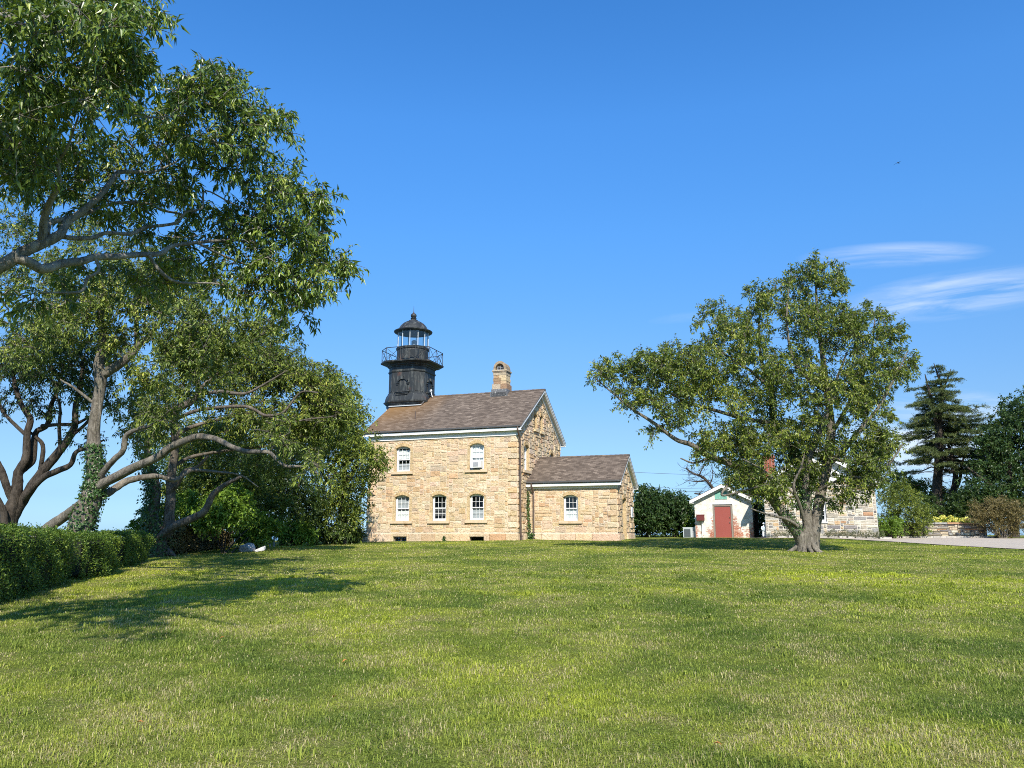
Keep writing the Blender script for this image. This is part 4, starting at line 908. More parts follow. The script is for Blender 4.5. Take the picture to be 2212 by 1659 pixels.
def cottage():
    X0, X1, Y0, D = 15.58, 21.85, 48.0, 7.5; g = 1.22; W = X1 - X0; ze, zr = 4.62 - g, 6.55 - g
    s = empty('stone_cottage', (X0, Y0, g), -TH, 'grey rubble stone cottage with a white gable behind the right lawn tree', 'cottage')
    gable = lambda x: ze
    stone_wall('front_wall', s, (0, 0, 0), 0, W, ze, [(2.72, 3.50, 1.05, 2.40, 0.10, 0.0)], pal=GREY, m=M_RUBBLE, z0=-0.3 + 0.3, gap=0.020, mortar=(0.60, 0.57, 0.50), out=(0.008, 0.04), size=((2, 9), (1, 3)), quoin=(False, False))
    stone_wall('side_wall', s, (W, 0, 0), math.pi / 2, D, ze, [], pal=GREY, m=M_RUBBLE, gap=0.020, mortar=(0.60, 0.57, 0.50), cell=0.14, quoin=(False, False))
    stone_wall('side_wall', s, (0, D, 0), -math.pi / 2, D, ze, [], pal=GREY, m=M_RUBBLE, gap=0.020, mortar=(0.60, 0.57, 0.50), cell=0.14, quoin=(False, False))
    stone_wall('rear_wall', s, (W, D, 0), math.pi, W, ze, [], pal=GREY, m=M_RUBBLE, gap=0.020, mortar=(0.60, 0.57, 0.50), cell=0.2, quoin=(False, False))
    window(s, (0, 0, 0), 0, 2.72, 3.50, 1.05, 2.40, rise=0.06, deep=0.08, cols=2, sill=False)
    mb = MB(); mb.box((2.66, -0.07, 0.97), (3.56, 0.10, 1.05)); mb.build('sill', M_SASH, s)
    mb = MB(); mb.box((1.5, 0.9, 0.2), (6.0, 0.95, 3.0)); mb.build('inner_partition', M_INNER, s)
    sl = (zr - ze) / (W / 2)       # white boarded gable, clapboards
    for yb, fl in ((0.0, 1), (D, -1)):
        mb = MB(); z = ze
        while z < zr - 0.02:
            z2 = min(z + 0.125, zr); h0, h1 = (zr - z) / sl, (zr - z2) / sl
            V = [(W / 2 - h0, yb - fl * 0.035, z), (W / 2 + h0, yb - fl * 0.035, z), (W / 2 + h1, yb - fl * 0.015, z2), (W / 2 - h1, yb - fl * 0.015, z2)]
            mb.add(V if fl == 1 else V[::-1], [(0, 1, 2, 3)]); V = [(W / 2 - h0, yb, z), (W / 2 + h0, yb, z), (W / 2 + h0, yb - fl * 0.035, z), (W / 2 - h0, yb - fl * 0.035, z)]; mb.add(V if fl == 1 else V[::-1], [(0, 1, 2, 3)]); z = z2
        mb.build('gable_boards', M_WHITE, s)
    mb = MB(); o = 0.32
    for sg in (-1, 1):
        xe = W / 2 + sg * (W / 2 + o); V = [(xe, -0.35, ze - sl * o + 0.12), (W / 2, -0.35, zr + 0.12), (W / 2, D + 0.3, zr + 0.12), (xe, D + 0.3, ze - sl * o + 0.12)]
        V2 = [(a, b, c + 0.08) for a, b, c in V]; mb.add(V + V2, [(4, 5, 6, 7), (3, 2, 1, 0), (0, 1, 5, 4), (2, 3, 7, 6), (3, 0, 4, 7)], None, np.tile([(0, 0), (4, 0), (4, 7), (0, 7)], (5, 1)))
    rf = mb.build('roof', M_ROOF2, s)
    mb = MB()
    for sg in (-1, 1):
        xe = W / 2 + sg * (W / 2 + o); P = [(xe, ze - sl * o + 0.15), (W / 2, zr + 0.15), (W / 2, zr - 0.12), (xe, ze - sl * o - 0.12)]; P = P if sg == -1 else P[::-1]; mb.prism(P, 1, -0.40, -0.352)
        P = [(xe - sg * 0.1, ze - sl * o + 0.1), (W / 2, zr + 0.1), (W / 2, zr - 0.30), (xe - sg * 0.30, ze - sl * o - 0.18)]; P = P if sg == -1 else P[::-1]; mb.prism(P, 1, -0.10, -0.04)
        mb.box((min(xe, xe - sg * 0.3), -0.35, ze - sl * o - 0.10), (max(xe, xe - sg * 0.3), D, ze - sl * o - 0.04))
    mb.build('rake_board', M_WHITE, s)
    mb = MB(); mb.box((0.05, 2.6, 3.2), (0.72, 3.3, 5.2)); mb.box((0.0, 2.55, 5.2), (0.77, 3.35, 5.32)); mb.box((0.06, 2.61, 5.32), (0.71, 3.29, 5.42)); mb.build('chimney', M_BRICK, rf)
cottage()

def rubble_wall():
    x0, x1, y = 22.2, 29.05, 47.9; g = float(gz(25, y)) - 0.12
    w = empty('garden_wall', (x0, y, g), 0, 'low dry stone garden wall with yellow flowers above it', 'garden wall')
    stone_wall('wall', w, (0, 0, 0), 0, x1 - x0, 0.96, [], pal=GREY, m=M_RUBBLE, gap=0.013, mortar=(0.10, 0.09, 0.08), out=(0.01, 0.06), size=((2, 7), (1, 3)), quoin=(False, False))
    mb = MB(); mb.box((0.0, 0.02, -0.3), (x1 - x0, 0.5, 0.93), (0.2, 0.18, 0.15)); x = 0.0
    stone_wall('wall_end', w, (x1 - x0, 0, 0), math.pi / 2, 0.5, 0.96, [], pal=GREY, m=M_RUBBLE, gap=0.013, mortar=(0.10, 0.09, 0.08), size=((2, 4), (1, 3)), quoin=(False, False))
    while x < x1 - x0:
        L = min(rng.uniform(0.5, 1.0), x1 - x0 - x); mb.box((x + 0.008, -0.05 - rng.uniform(0, 0.03), 0.96), (x + L - 0.008, 0.52, 1.03 + rng.uniform(0, 0.05)), pick(GREY)); x += L
    mb.build('coping', M_RUBBLE, w)
rubble_wall()

def small_things():
    # added shade-dark gate between shed and cottage, standing in for wall shade
    gt = empty('shade_panel', (16.0, 52.6, float(gz(16, 52))), -TH, 'tall added shade-dark gate in the gap right of the white shed', 'panel'); mb = MB()
    for k in range(5): mb.box((k * 0.115, 0, 0.02), (k * 0.115 + 0.108, 0.03, 2.9))
    mb.build('boards', M_DARKWOOD, gt); 
    for z in (0.5, 2.2): mb = MB(); mb.box((0, -0.03, z), (0.57, -0.002, z + 0.1)); mb.build('rail', M_DARKWOOD, gt)
    # statue
    x, y = px(1651, 1160, 48.3)[:2]; z = float(gz(x, y))
    st = empty('garden_statue', (x, y, z), 0, 'small white and pale blue garden statue of a figure in a cap', 'statue')
    mb = MB(); mb.lathe([(0.20, -0.05), (0.20, 0.06), (0.17, 0.09), (0.0, 0.09)], (0, 0), 16); mb.build('base', M_STATUE_D, st)
    def skin(name, pts, edges, m, sub=2):
        me = bpy.data.meshes.new(name); me.from_pydata([p[:3] for p in pts], edges, []); o = bpy.data.objects.new(name, me); COL.objects.link(o); o.parent = st; me.materials.append(m)
        md = o.modifiers.new('skin', 'SKIN'); 
        for i, p in enumerate(pts): me.skin_vertices[0].data[i].radius = (p[3], p[4] if len(p) > 4 else p[3])
        me.skin_vertices[0].data[0].use_root = True; o.modifiers.new('sub', 'SUBSURF').render_levels = sub; return o
    skin('body', [(0, 0, 0.42, .10, .085), (0, 0, 0.53, .11, .09), (0, 0, 0.66, .13, .09), (0.02, 0, 0.73, .05, .05), (0.03, 0, 0.79, .055, .06), (0.03, 0, 0.85, .055, .06),
                  (-0.12, 0, 0.67, .045, .045), (-0.15, -0.03, 0.55, .04, .04), (-0.08, -0.10, 0.47, .03, .03), (0.13, -0.02, 0.66, .045, .045), (0.17, -0.06, 0.55, .038, .038), (0.12, -0.12, 0.46, .03, .03),
                  (-0.06, 0, 0.30, .07, .07), (-0.06, 0, 0.10, .055, .055), (-0.05, -0.08, 0.10, .04, .03), (0.06, 0, 0.30, .07, .07), (0.06, 0, 0.10, .055, .055), (0.07, -0.08, 0.10, .04, .03)],
         [(0, 1), (1, 2), (2, 3), (3, 4), (4, 5), (2, 6), (6, 7), (7, 8), (2, 9), (9, 10), (10, 11), (0, 12), (12, 13), (13, 14), (0, 15), (15, 16), (16, 17)], M_STATUE_W)
    mb = MB(); mb.lathe([(0.10, 0.40), (0.135, 0.44), (0.125, 0.55), (0.135, 0.66), (0.08, 0.71)], (0, 0), 14); mb.build('coat', M_STATUE_B, st, smooth=True)
    mb = MB(); mb.lathe([(0.13, 0.862), (0.10, 0.875), (0.085, 0.90), (0.07, 0.935), (0.02, 0.95)], (0.035, -0.01), 14); mb.build('cap', M_STATUE_W, st, smooth=True)
    # rocks
    def rock(name, u, v, y, s, m, label, n=3):
        me = bpy.data.meshes.new(name); import bmesh
        bm = bmesh.new(); bmesh.ops.create_icosphere(bm, subdivisions=n, radius=1.0); r = np.random.default_rng(int(u))
        pl = [(Vector(r.normal(size=3)).normalized(), r.uniform(0.55, 0.9)) for _ in range(12)]
        for vt in bm.verts:
            for nrm, d in pl:
                k = vt.co.dot(nrm)
                if k > d: vt.co -= nrm * (k - d)
            vt.co *= 1 + r.uniform(-0.03, 0.03); vt.co = Vector((vt.co.x * s[0], vt.co.y * s[1], vt.co.z * s[2]))
        bm.to_mesh(me); bm.free(); o = bpy.data.objects.new(name, me); COL.objects.link(o); me.materials.append(m); me.polygons.foreach_set('use_smooth', [True] * len(me.polygons)); me.set_sharp_from_angle(angle=R_(35))
        p = px(u, v, y); o.location = (p[0], p[1], float(gz(p[0], p[1])) + s[2] * 0.45); o.rotation_euler = (0.1, -0.35 if 'white' in label else 0.1, 0.3); tag(o, label, 'rock')
    rw = m_rock('pale_rock', (0.30, 0.29, 0.28), (0.58, 0.57, 0.54)); rb = m_rock('brown_rock', (0.08, 0.06, 0.05), (0.20, 0.155, 0.13))
    rock('boulder', 537, 1182, 33.2, (0.42, 0.32, 0.30), rw, 'white boulder lying on the lawn edge before the left shrubs'); rock('boulder', 560, 1184, 33.0, (0.40, 0.25, 0.13), rw, 'low flat grey rock lying beside the white boulder')
    rock('boulder', 356, 1197, 30.0, (0.50, 0.35, 0.26), rb, 'brown rock at the foot of the ivy covered leaning tree')
    # two thin metal posts
    for k, (u, h) in enumerate(((583, 0.95), (592, 1.1))):
        p = px(u, 1174, 37.5); b = empty('metal_post', (p[0], p[1], float(gz(p[0], p[1]))), 0, ('shorter' if k == 0 else 'taller') + ' thin metal post of the pair before the dark left shrubs', 'post', 'thin metal posts')
        mb = MB(); mb.box((-0.03, -0.02, -0.1), (-0.024, 0.02, h)); mb.box((-0.03, -0.02, -0.1), (0.03, -0.015, h)); mb.box((0.024, -0.02, -0.1), (0.03, 0.02, h))
        for q in range(8): mb.box((-0.008, -0.022, 0.1 + q * 0.1), (0.008, -0.0202, 0.13 + q * 0.1), (0.3, 0.3, 0.3))
        mb.build('channel', M_STEEL, b)
    # picket fence beyond, wood darkened to put tree shade into its colour
    p = px(684, 1172, 45.6); f = empty('picket_fence', (p[0], p[1], float(gz(p[0], p[1]))), -0.1, 'low broken picket fence, shade put into its dark wood, left of the lighthouse', 'fence')
    for k in range(9):
        h = 0.55 + rng.uniform(-0.15, 0.1); x = k * 0.33 + rng.uniform(-0.04, 0.04); mb = MB(); mb.prism([(x, 0), (x + 0.09, 0), (x + 0.09, h), (x + 0.045, h + 0.07), (x, h)], 1, -0.012, 0.012); mb.build('picket', M_BARN, f)
    for z in (0.15, 0.40): mb = MB(); mb.box((-0.1, 0.014, z), (3.0, 0.05, z + 0.07)); mb.build('rail', M_BARN, f)
    # wires far behind
    for k, (ua, va, ub, vb, nm) in enumerate(((1300, 1024, 2060, 1026, 'topmost'), (1300, 1049.5, 1640, 1053, 'middle'), (1300, 1053.5, 1640, 1062, 'lowest'))):
        a, b = px(ua, va, 75), px(ub, vb, 75); t = np.linspace(0, 1, 24)[:, None]; P = a + (b - a) * t; P[:, 2] -= (0.5 * 4 * t * (1 - t))[:, 0]; P[:, 2] += 0.35
        mb = MB(); mb.tube(P, 0.016, 5); tag(mb.build('power_line', M_WIRE), nm + ' of the three thin wires crossing the sky right of the lighthouse', 'wire', 'power lines')
    # bird high up
    p = px(1940, 352, 70); mb = MB(); t = np.linspace(-1, 1, 9)
    mb.tube([(-0.16, 0, 0), (-0.08, 0, 0.01), (0.05, 0, 0.01), (0.16, 0, 0.02), (0.24, 0, 0.025)], [0.012, 0.045, 0.05, 0.03, 0.008], 8)
    V = [(0.09 - 0.1 * abs(k), s_ * 0, 0) for k in t for s_ in (0,)]; V = []
    for k in t: 
        z = 0.14 * abs(k) - 0.16 * k * k; V += [(0.02 - 0.08 * abs(k) ** 1.5 - 0.07 * (1 - abs(k) * 0.8), k * 0.5, z), (0.06 - 0.10 * abs(k) ** 1.5, k * 0.5, z + 0.015)]
    mb.add(V, [(2 * i, 2 * i + 2, 2 * i + 3, 2 * i + 1) for i in range(8)]); o = mb.build('bird', M_BIRD, loc=tuple(p), rotz=0.4, smooth=True); tag(o, 'small dark bird flying in the blue sky above the right tree', 'bird')
small_things()

# ------------------------------------------------------------------ vegetation
def unit(v): return v / (np.linalg.norm(v, axis=-1, keepdims=True) + 1e-9)
def leaves_into(mb, P, Dr, N, L, W, droop=0.25, fold=0.25, simple=False):
    """one lanceolate leaf per row: base P, direction Dr, upward normal N, length L, width W"""
    n = len(P); L = np.broadcast_to(L, (n,))[:, None]; W = np.broadcast_to(W, (n,))[:, None]
    Dr = unit(Dr); S = unit(np.cross(Dr, N)); N = np.cross(S, Dr)
    rnd = rng.uniform(0, 1, n)
    if simple:
        V = np.stack([P, P + Dr * L * 0.45 + S * W * 0.5 + N * W * fold, P + Dr * L * 0.95 - N * L * droop * 0.6, P + Dr * L * 0.45 - S * W * 0.5 + N * W * fold], 1).reshape(-1, 3)
        i = np.arange(n)[:, None] * 4; T = np.concatenate([i + [0, 1, 2], i + [0, 2, 3]], 1).reshape(-1, 3); k = 2
    else:
        mid = P + Dr * L * 0.5 - N * L * droop * 0.12
        V = np.stack([P, P + Dr * L * 0.42 + S * W * 0.5 + N * W * fold, mid, P + Dr * L * 0.42 - S * W * 0.5 + N * W * fold, P + Dr * L * 0.95 - N * L * droop], 1).reshape(-1, 3)
        i = np.arange(n)[:, None] * 5; T = np.concatenate([i + [0, 1, 2], i + [1, 4, 2], i + [0, 2, 3], i + [2, 4, 3]], 1).reshape(-1, 3); k = 4
    mb.add(V, T, np.repeat(rnd, k)[:, None] * np.ones(3))
def limb(rows, m=5):
    """main limb from (u, v, y, width px) rows"""
    Q = []
    for u, v, y, w in rows:
        p = px(u, v, y); Q.append([*p, 0.46 * w * dep(p) / F])
    Q = smooth_path(Q, m); return Q[:, :3], np.maximum(Q[:, 3], 0.004)
def sample_blobs(blobs, n):
    w = np.array([b[3] * b[4] * (b[6] if len(b) > 6 else 1.0) for b in blobs], float); idx = rng.choice(len(blobs), n, p=w / w.sum()); out = []
    for i in idx:
        u, v, y, ru, rv, ry = blobs[i][:6]; d = rng.normal(size=3); d = d / np.linalg.norm(d) * rng.uniform(0, 1) ** (1 / 2.4)
        out.append(px(u + d[0] * ru, v + d[1] * rv, max(2.5, y + d[2] * ry)))
    return np.array(out)
def grow(mb, limbs, T, thick=1.0, lift=0.10, rmin=0.004, min_y=None):
    """join every target point to the nearest wood with a bent, tapering branch; returns arrival directions"""
    NP = np.concatenate([P for P, _ in limbs]); NR = np.concatenate([R for _, R in limbs]); ND = np.concatenate([unit(np.gradient(P, axis=0)) for P, _ in limbs]); NL = np.zeros(len(NP))
    d0 = np.min(np.linalg.norm(T[:, None] - NP[None, ::2], axis=2), 1); order = np.argsort(d0); D = np.zeros_like(T)
    for t in order:
        p = T[t]; d = np.linalg.norm(NP - p, axis=1); i = int(np.argmin(d + 0.10 * NL + 0.25 * d * (np.sum(ND * (p - NP), 1) / (d + 1e-6) < -0.3))); L = d[i]
        if L < 0.05: D[t] = ND[i]; continue
        k = max(3, min(9, int(L / 0.35) + 2)); s = np.linspace(0, 1, k)[:, None]
        c = NP[i] + (ND[i] * 0.45 + unit(p - NP[i]) * 0.55) * L * 0.5 + rng.normal(size=3) * 0.10 * L + np.array([0, 0, lift * L])
        P = NP[i] * (1 - s) ** 2 + 2 * c * s * (1 - s) + p * s * s; P[1:-1] += rng.normal(size=(k - 2, 3)) * 0.03 * L
        r0 = min(NR[i] * 0.72, thick * (0.006 + 0.011 * L ** 0.9)); R = np.linspace(max(r0, rmin), rmin, k) if r0 > rmin else np.full(k, max(r0, 0.003))
        mb.tube(P, R, 5 if r0 > 0.02 else 4 if r0 > 0.009 else 3)
        g = unit(np.gradient(P, axis=0)); D[t] = g[-1]
        NP = np.concatenate([NP, P[1:]]); NR = np.concatenate([NR, R[1:]]); ND = np.concatenate([ND, g[1:]]); NL = np.concatenate([NL, np.full(k - 1, NL[i] + L * 0.5)])
    return D
def foliage(mb, wood, T, D, ntw, nlf, Lt, Ll, Wl, spread=1.0, hang=0.5, simple=False, twigs=True, up=0.15, droop=0.3):
    n = len(T); k = ntw; P = np.repeat(T, k, 0); t = unit(np.repeat(D, k, 0) * 0.7 + unit(rng.normal(size=(n * k, 3))) * spread + np.array([0, 0, up])); L = Lt * rng.uniform(0.5, 1.15, n * k)
    if twigs and wood is not None:
        for p, d, l in zip(P, t, L): wood.tube([p, p + d * l * 0.55 + (0, 0, 0.02), p + d * l], np.array([0.006, 0.004, 0.002]) * (1 + Lt), 3)
    s = np.sort(rng.uniform(0.15, 1.05, (n * k, nlf)), 1); B = P[:, None] + t[:, None] * (L[:, None] * s)[..., None] - np.array([0, 0, 1.0]) * (L[:, None] * s ** 2 * 0.12)[..., None]
    m = n * k * nlf; B = B.reshape(m, 3) + rng.normal(size=(m, 3)) * Ll * 0.12; tt = np.repeat(t, nlf, 0)
    side = unit(np.cross(tt, unit(rng.normal(size=(m, 3))))); dr = unit(tt * 0.45 + side * 0.85 - np.array([0, 0, hang]) * rng.uniform(0.3, 1.4, (m, 1)))
    N = np.array([0, 0, 1.0]) + rng.normal(size=(m, 3)) * 0.45
    leaves_into(mb, B, dr, N, Ll * rng.uniform(0.65, 1.2, m), Wl * rng.uniform(0.75, 1.2, m), droop, 0.22, simple)
def tree(name, base, label, limbs, blobs, ncl, ntw, nlf, Lt, Ll, Wl, leaf, bark, cat='tree', thick=1.0, simple=False, twigs=True, hang=0.5, group=None, spread=1.0, extra=None, up=0.15, lift=0.10, kill=None, droop=0.3):
    root = empty(name, base, 0, label, cat, group); b = np.asarray(base, float)
    wood, cr = MB(), MB(); lm = [limb(r) if not isinstance(r, tuple) else r for r in limbs]
    for P, R in lm: wood.tube(P, R, 12 if R.max() > 0.12 else 8 if R.max() > 0.04 else 6, wob=0.07)
    T = sample_blobs(blobs, ncl)
    if kill is not None: T = T[~kill(T)]
    D = grow(wood, lm, T, thick, lift)
    foliage(cr, wood, T, D, ntw, nlf, Lt, Ll, Wl, spread, hang, simple, twigs, up, droop)
    if extra: extra(wood, cr)
    for m_, nm, mt in ((wood, 'trunk', bark), (cr, 'crown', leaf)):
        m_.v = [v - b for v in m_.v]; m_.build(nm, mt, root, smooth=(nm == 'trunk'))
    return lm
def ivy_on(name, label, lm, n, size, spread=0.05, rng_t=(0, 1), side=None):
    """ivy leaves lying on a stretch of trunk"""
    mb = MB(); P_, R_l = lm; i0, i1 = int(rng_t[0] * (len(P_) - 1)), max(1, int(rng_t[1] * (len(P_) - 1)))
    f = rng.uniform(i0, i1, n); i = np.minimum(f.astype(int), len(P_) - 2); w = (f - i)[:, None]; C = P_[i] * (1 - w) + P_[i + 1] * w; r = (R_l[i] * (1 - w[:, 0]) + R_l[i + 1] * w[:, 0])
    T = unit(P_[i + 1] - P_[i]); q = unit(rng.normal(size=(n, 3)))
    if side is not None: q = unit(q + np.asarray(side) * 0.9)
    O = unit(q - T * np.sum(q * T, 1)[:, None]); B = C + O * (r * 1.02 + np.abs(rng.normal(size=n)) * spread)[:, None]
    leaves_into(mb, B, unit(O * 0.5 + rng.normal(size=(n, 3)) * 0.4 - np.array([0, 0, 0.8])), O + rng.normal(size=(n, 3)) * 0.3, size * rng.uniform(0.6, 1.2, n), size * 0.85 * rng.uniform(0.7, 1.1, n), 0.15, 0.1)
    o = mb.build(name, M_IVY); c = P_[i0]; tag(o, label, 'ivy'); return o

# --- big tree reaching in from the left, close by
def near_tree():
    y0 = 8.2; b = gp(-7.4, y0)
    L = [[(-421, 1440, 8.2, 118), (-405, 1150, 8.2, 98), (-335, 850, 8.3, 84), (-235, 690, 8.4, 66), (-120, 622, 8.5, 46), (0, 575, 8.6, 31), (50, 544, 8.7, 27), (91, 526, 8.8, 25), (128, 507, 8.9, 21), (144, 482, 9.0, 18), (181, 454, 9.1, 16), (218, 420, 9.2, 13), (247, 383, 9.4, 11), (264, 371, 9.5, 10), (330, 371, 9.8, 6), (380, 350, 10, 4)],
         [(91, 526, 8.8, 21), (97, 466, 8.7, 18), (111, 429, 8.6, 14), (128, 396, 8.5, 11), (126, 350, 8.4, 8), (144, 322, 8.3, 6), (170, 250, 8.2, 4)],
         [(100, 505, 8.8, 15), (107, 482, 8.9, 14), (136, 474, 9.0, 12), (194, 458, 9.3, 10), (231, 443, 9.6, 8), (268, 437, 9.8, 8), (322, 441, 10.1, 7), (350, 454, 10.3, 6), (392, 462, 10.6, 4)],
         [(110, 517, 8.9, 14), (128, 511, 9.0, 13), (165, 515, 9.1, 12), (202, 513, 9.3, 11), (231, 503, 9.4, 10), (284, 505, 9.7, 10), (313, 491, 9.9, 9), (350, 487, 10.1, 8), (383, 480, 10.2, 7), (402, 458, 10.3, 6), (437, 449, 10.5, 5), (445, 412, 10.5, 4), (515, 445, 10.8, 3), (598, 458, 11.2, 2)],
         [(30, 560, 8.65, 22), (62, 565, 8.7, 24), (91, 581, 8.8, 23), (136, 569, 9.0, 20), (181, 563, 9.2, 18), (206, 555, 9.3, 16), (247, 555, 9.5, 15), (297, 550, 9.8, 13), (346, 548, 10.1, 12), (371, 532, 10.3, 10), (425, 524, 10.6, 8), (507, 519, 11.0, 6), (600, 530, 11.3, 3)],
         [(322, 552, 9.9, 9), (350, 590, 10.0, 9), (388, 610, 10.2, 7), (474, 614, 10.7, 5), (560, 640, 11.1, 3), (640, 660, 11.4, 2)],
         [(206, 555, 9.3, 8), (213, 585, 9.3, 7), (190, 600, 9.2, 7), (180, 625, 9.2, 7), (160, 632, 9.1, 6), (90, 632, 9, 4)],
         [(425, 524, 10.6, 6), (500, 560, 11, 5), (590, 590, 11.3, 4), (690, 610, 11.6, 2)],
         [(-335, 850, 8.3, 70), (-335, 500, 8.0, 56), (-265, 250, 7.6, 42), (-120, 100, 7.3, 28), (0, 35, 7.2, 15), (25, 45, 7.2, 13), (70, 64, 7.3, 11), (103, 76, 7.4, 9), (150, 60, 7.6, 6), (165, 37, 7.6, 4), (230, 20, 8, 3)],
         [(-265, 250, 7.6, 36), (-120, 180, 7.5, 24), (0, 158, 7.6, 15), (37, 150, 7.7, 12), (82, 142, 7.8, 10), (124, 142, 7.9, 8), (165, 136, 8.0, 5), (206, 105, 8.2, 4), (300, 90, 8.4, 2)],
         [(-335, 500, 8.0, 48), (-300, 50, 6.6, 40), (-220, -250, 5.4, 34), (-80, -480, 4.4, 26), (150, -600, 3.8, 12)],
         [(124, 142, 7.9, 6), (200, 190, 8.2, 5), (290, 250, 8.8, 4), (400, 250, 9.4, 3)], [(-120, 180, 7.5, 18), (-40, 250, 7.8, 14), (40, 310, 8, 9), (110, 320, 8.2, 5)]]
    B = [(110, 50, 7.6, 160, 80, 1.2, 0.75), (250, 50, 8, 85, 75, 0.9, 0.85), (318, 50, 8.3, 32, 60, 0.5), (55, 200, 7.8, 110, 100, 1.2, 0.6), (200, 185, 8.2, 100, 85, 1.0, 0.75), (285, 140, 8.4, 45, 50, 0.6), (30, 330, 8.4, 80, 80, 1.0), (430, 200, 10, 75, 55, 0.8, 1.2), (470, 170, 10.2, 45, 28, 0.6, 1.3), (360, 260, 9.8, 70, 60, 0.9),
         (530, 255, 10.6, 62, 52, 0.8), (612, 272, 11, 34, 26, 0.5, 1.3), (470, 320, 10.3, 100, 70, 1.0), (570, 385, 10.9, 80, 70, 0.9), (640, 420, 11.2, 42, 50, 0.6), (350, 390, 10.8, 85, 60, 1.0, 0.7), (490, 470, 11.7, 120, 60, 1.0, 0.8), (610, 500, 11.3, 85, 70, 0.9), (672, 520, 11.6, 45, 45, 0.6),
         (710, 590, 11.8, 38, 38, 0.5, 1.2), (742, 585, 11.9, 18, 18, 0.3, 1.3), (650, 610, 11.5, 70, 55, 0.8), (540, 585, 11, 95, 55, 1.0), (400, 555, 11.1, 95, 50, 1.0, 0.8), (640, 675, 11.5, 38, 38, 0.5), (580, 640, 11.2, 60, 40, 0.6), (235, 430, 10.1, 85, 50, 0.9, 0.6), (130, 335, 9.6, 85, 50, 0.8, 0.7), (235, 330, 10.2, 75, 50, 0.8, 0.8), (300, 470, 10.6, 60, 40, 0.7, 0.6), (130, 400, 9.5, 70, 60, 0.8, 0.45), (270, 595, 10.5, 110, 35, 0.8, 0.7), (80, 640, 9.8, 80, 30, 0.6, 0.5), (120, -160, 9.6, 210, 110, 1.6, 0.8), (-620, 250, 8.5, 260, 200, 2.0, 0.35), (300, -200, 10.4, 150, 90, 1.3, 0.6), (-260, -420, 5, 220, 110, 1.2, 0.5),
         (690, 440, 11.4, 16, 25, 0.3), (-260, 300, 7, 150, 200, 1.5, 0.35), (-320, -330, 4.8, 200, 140, 1.2, 0.30)]
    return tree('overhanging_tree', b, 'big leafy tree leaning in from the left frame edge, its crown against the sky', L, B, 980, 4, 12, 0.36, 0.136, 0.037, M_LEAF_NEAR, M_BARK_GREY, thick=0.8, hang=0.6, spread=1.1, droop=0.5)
near_tree()

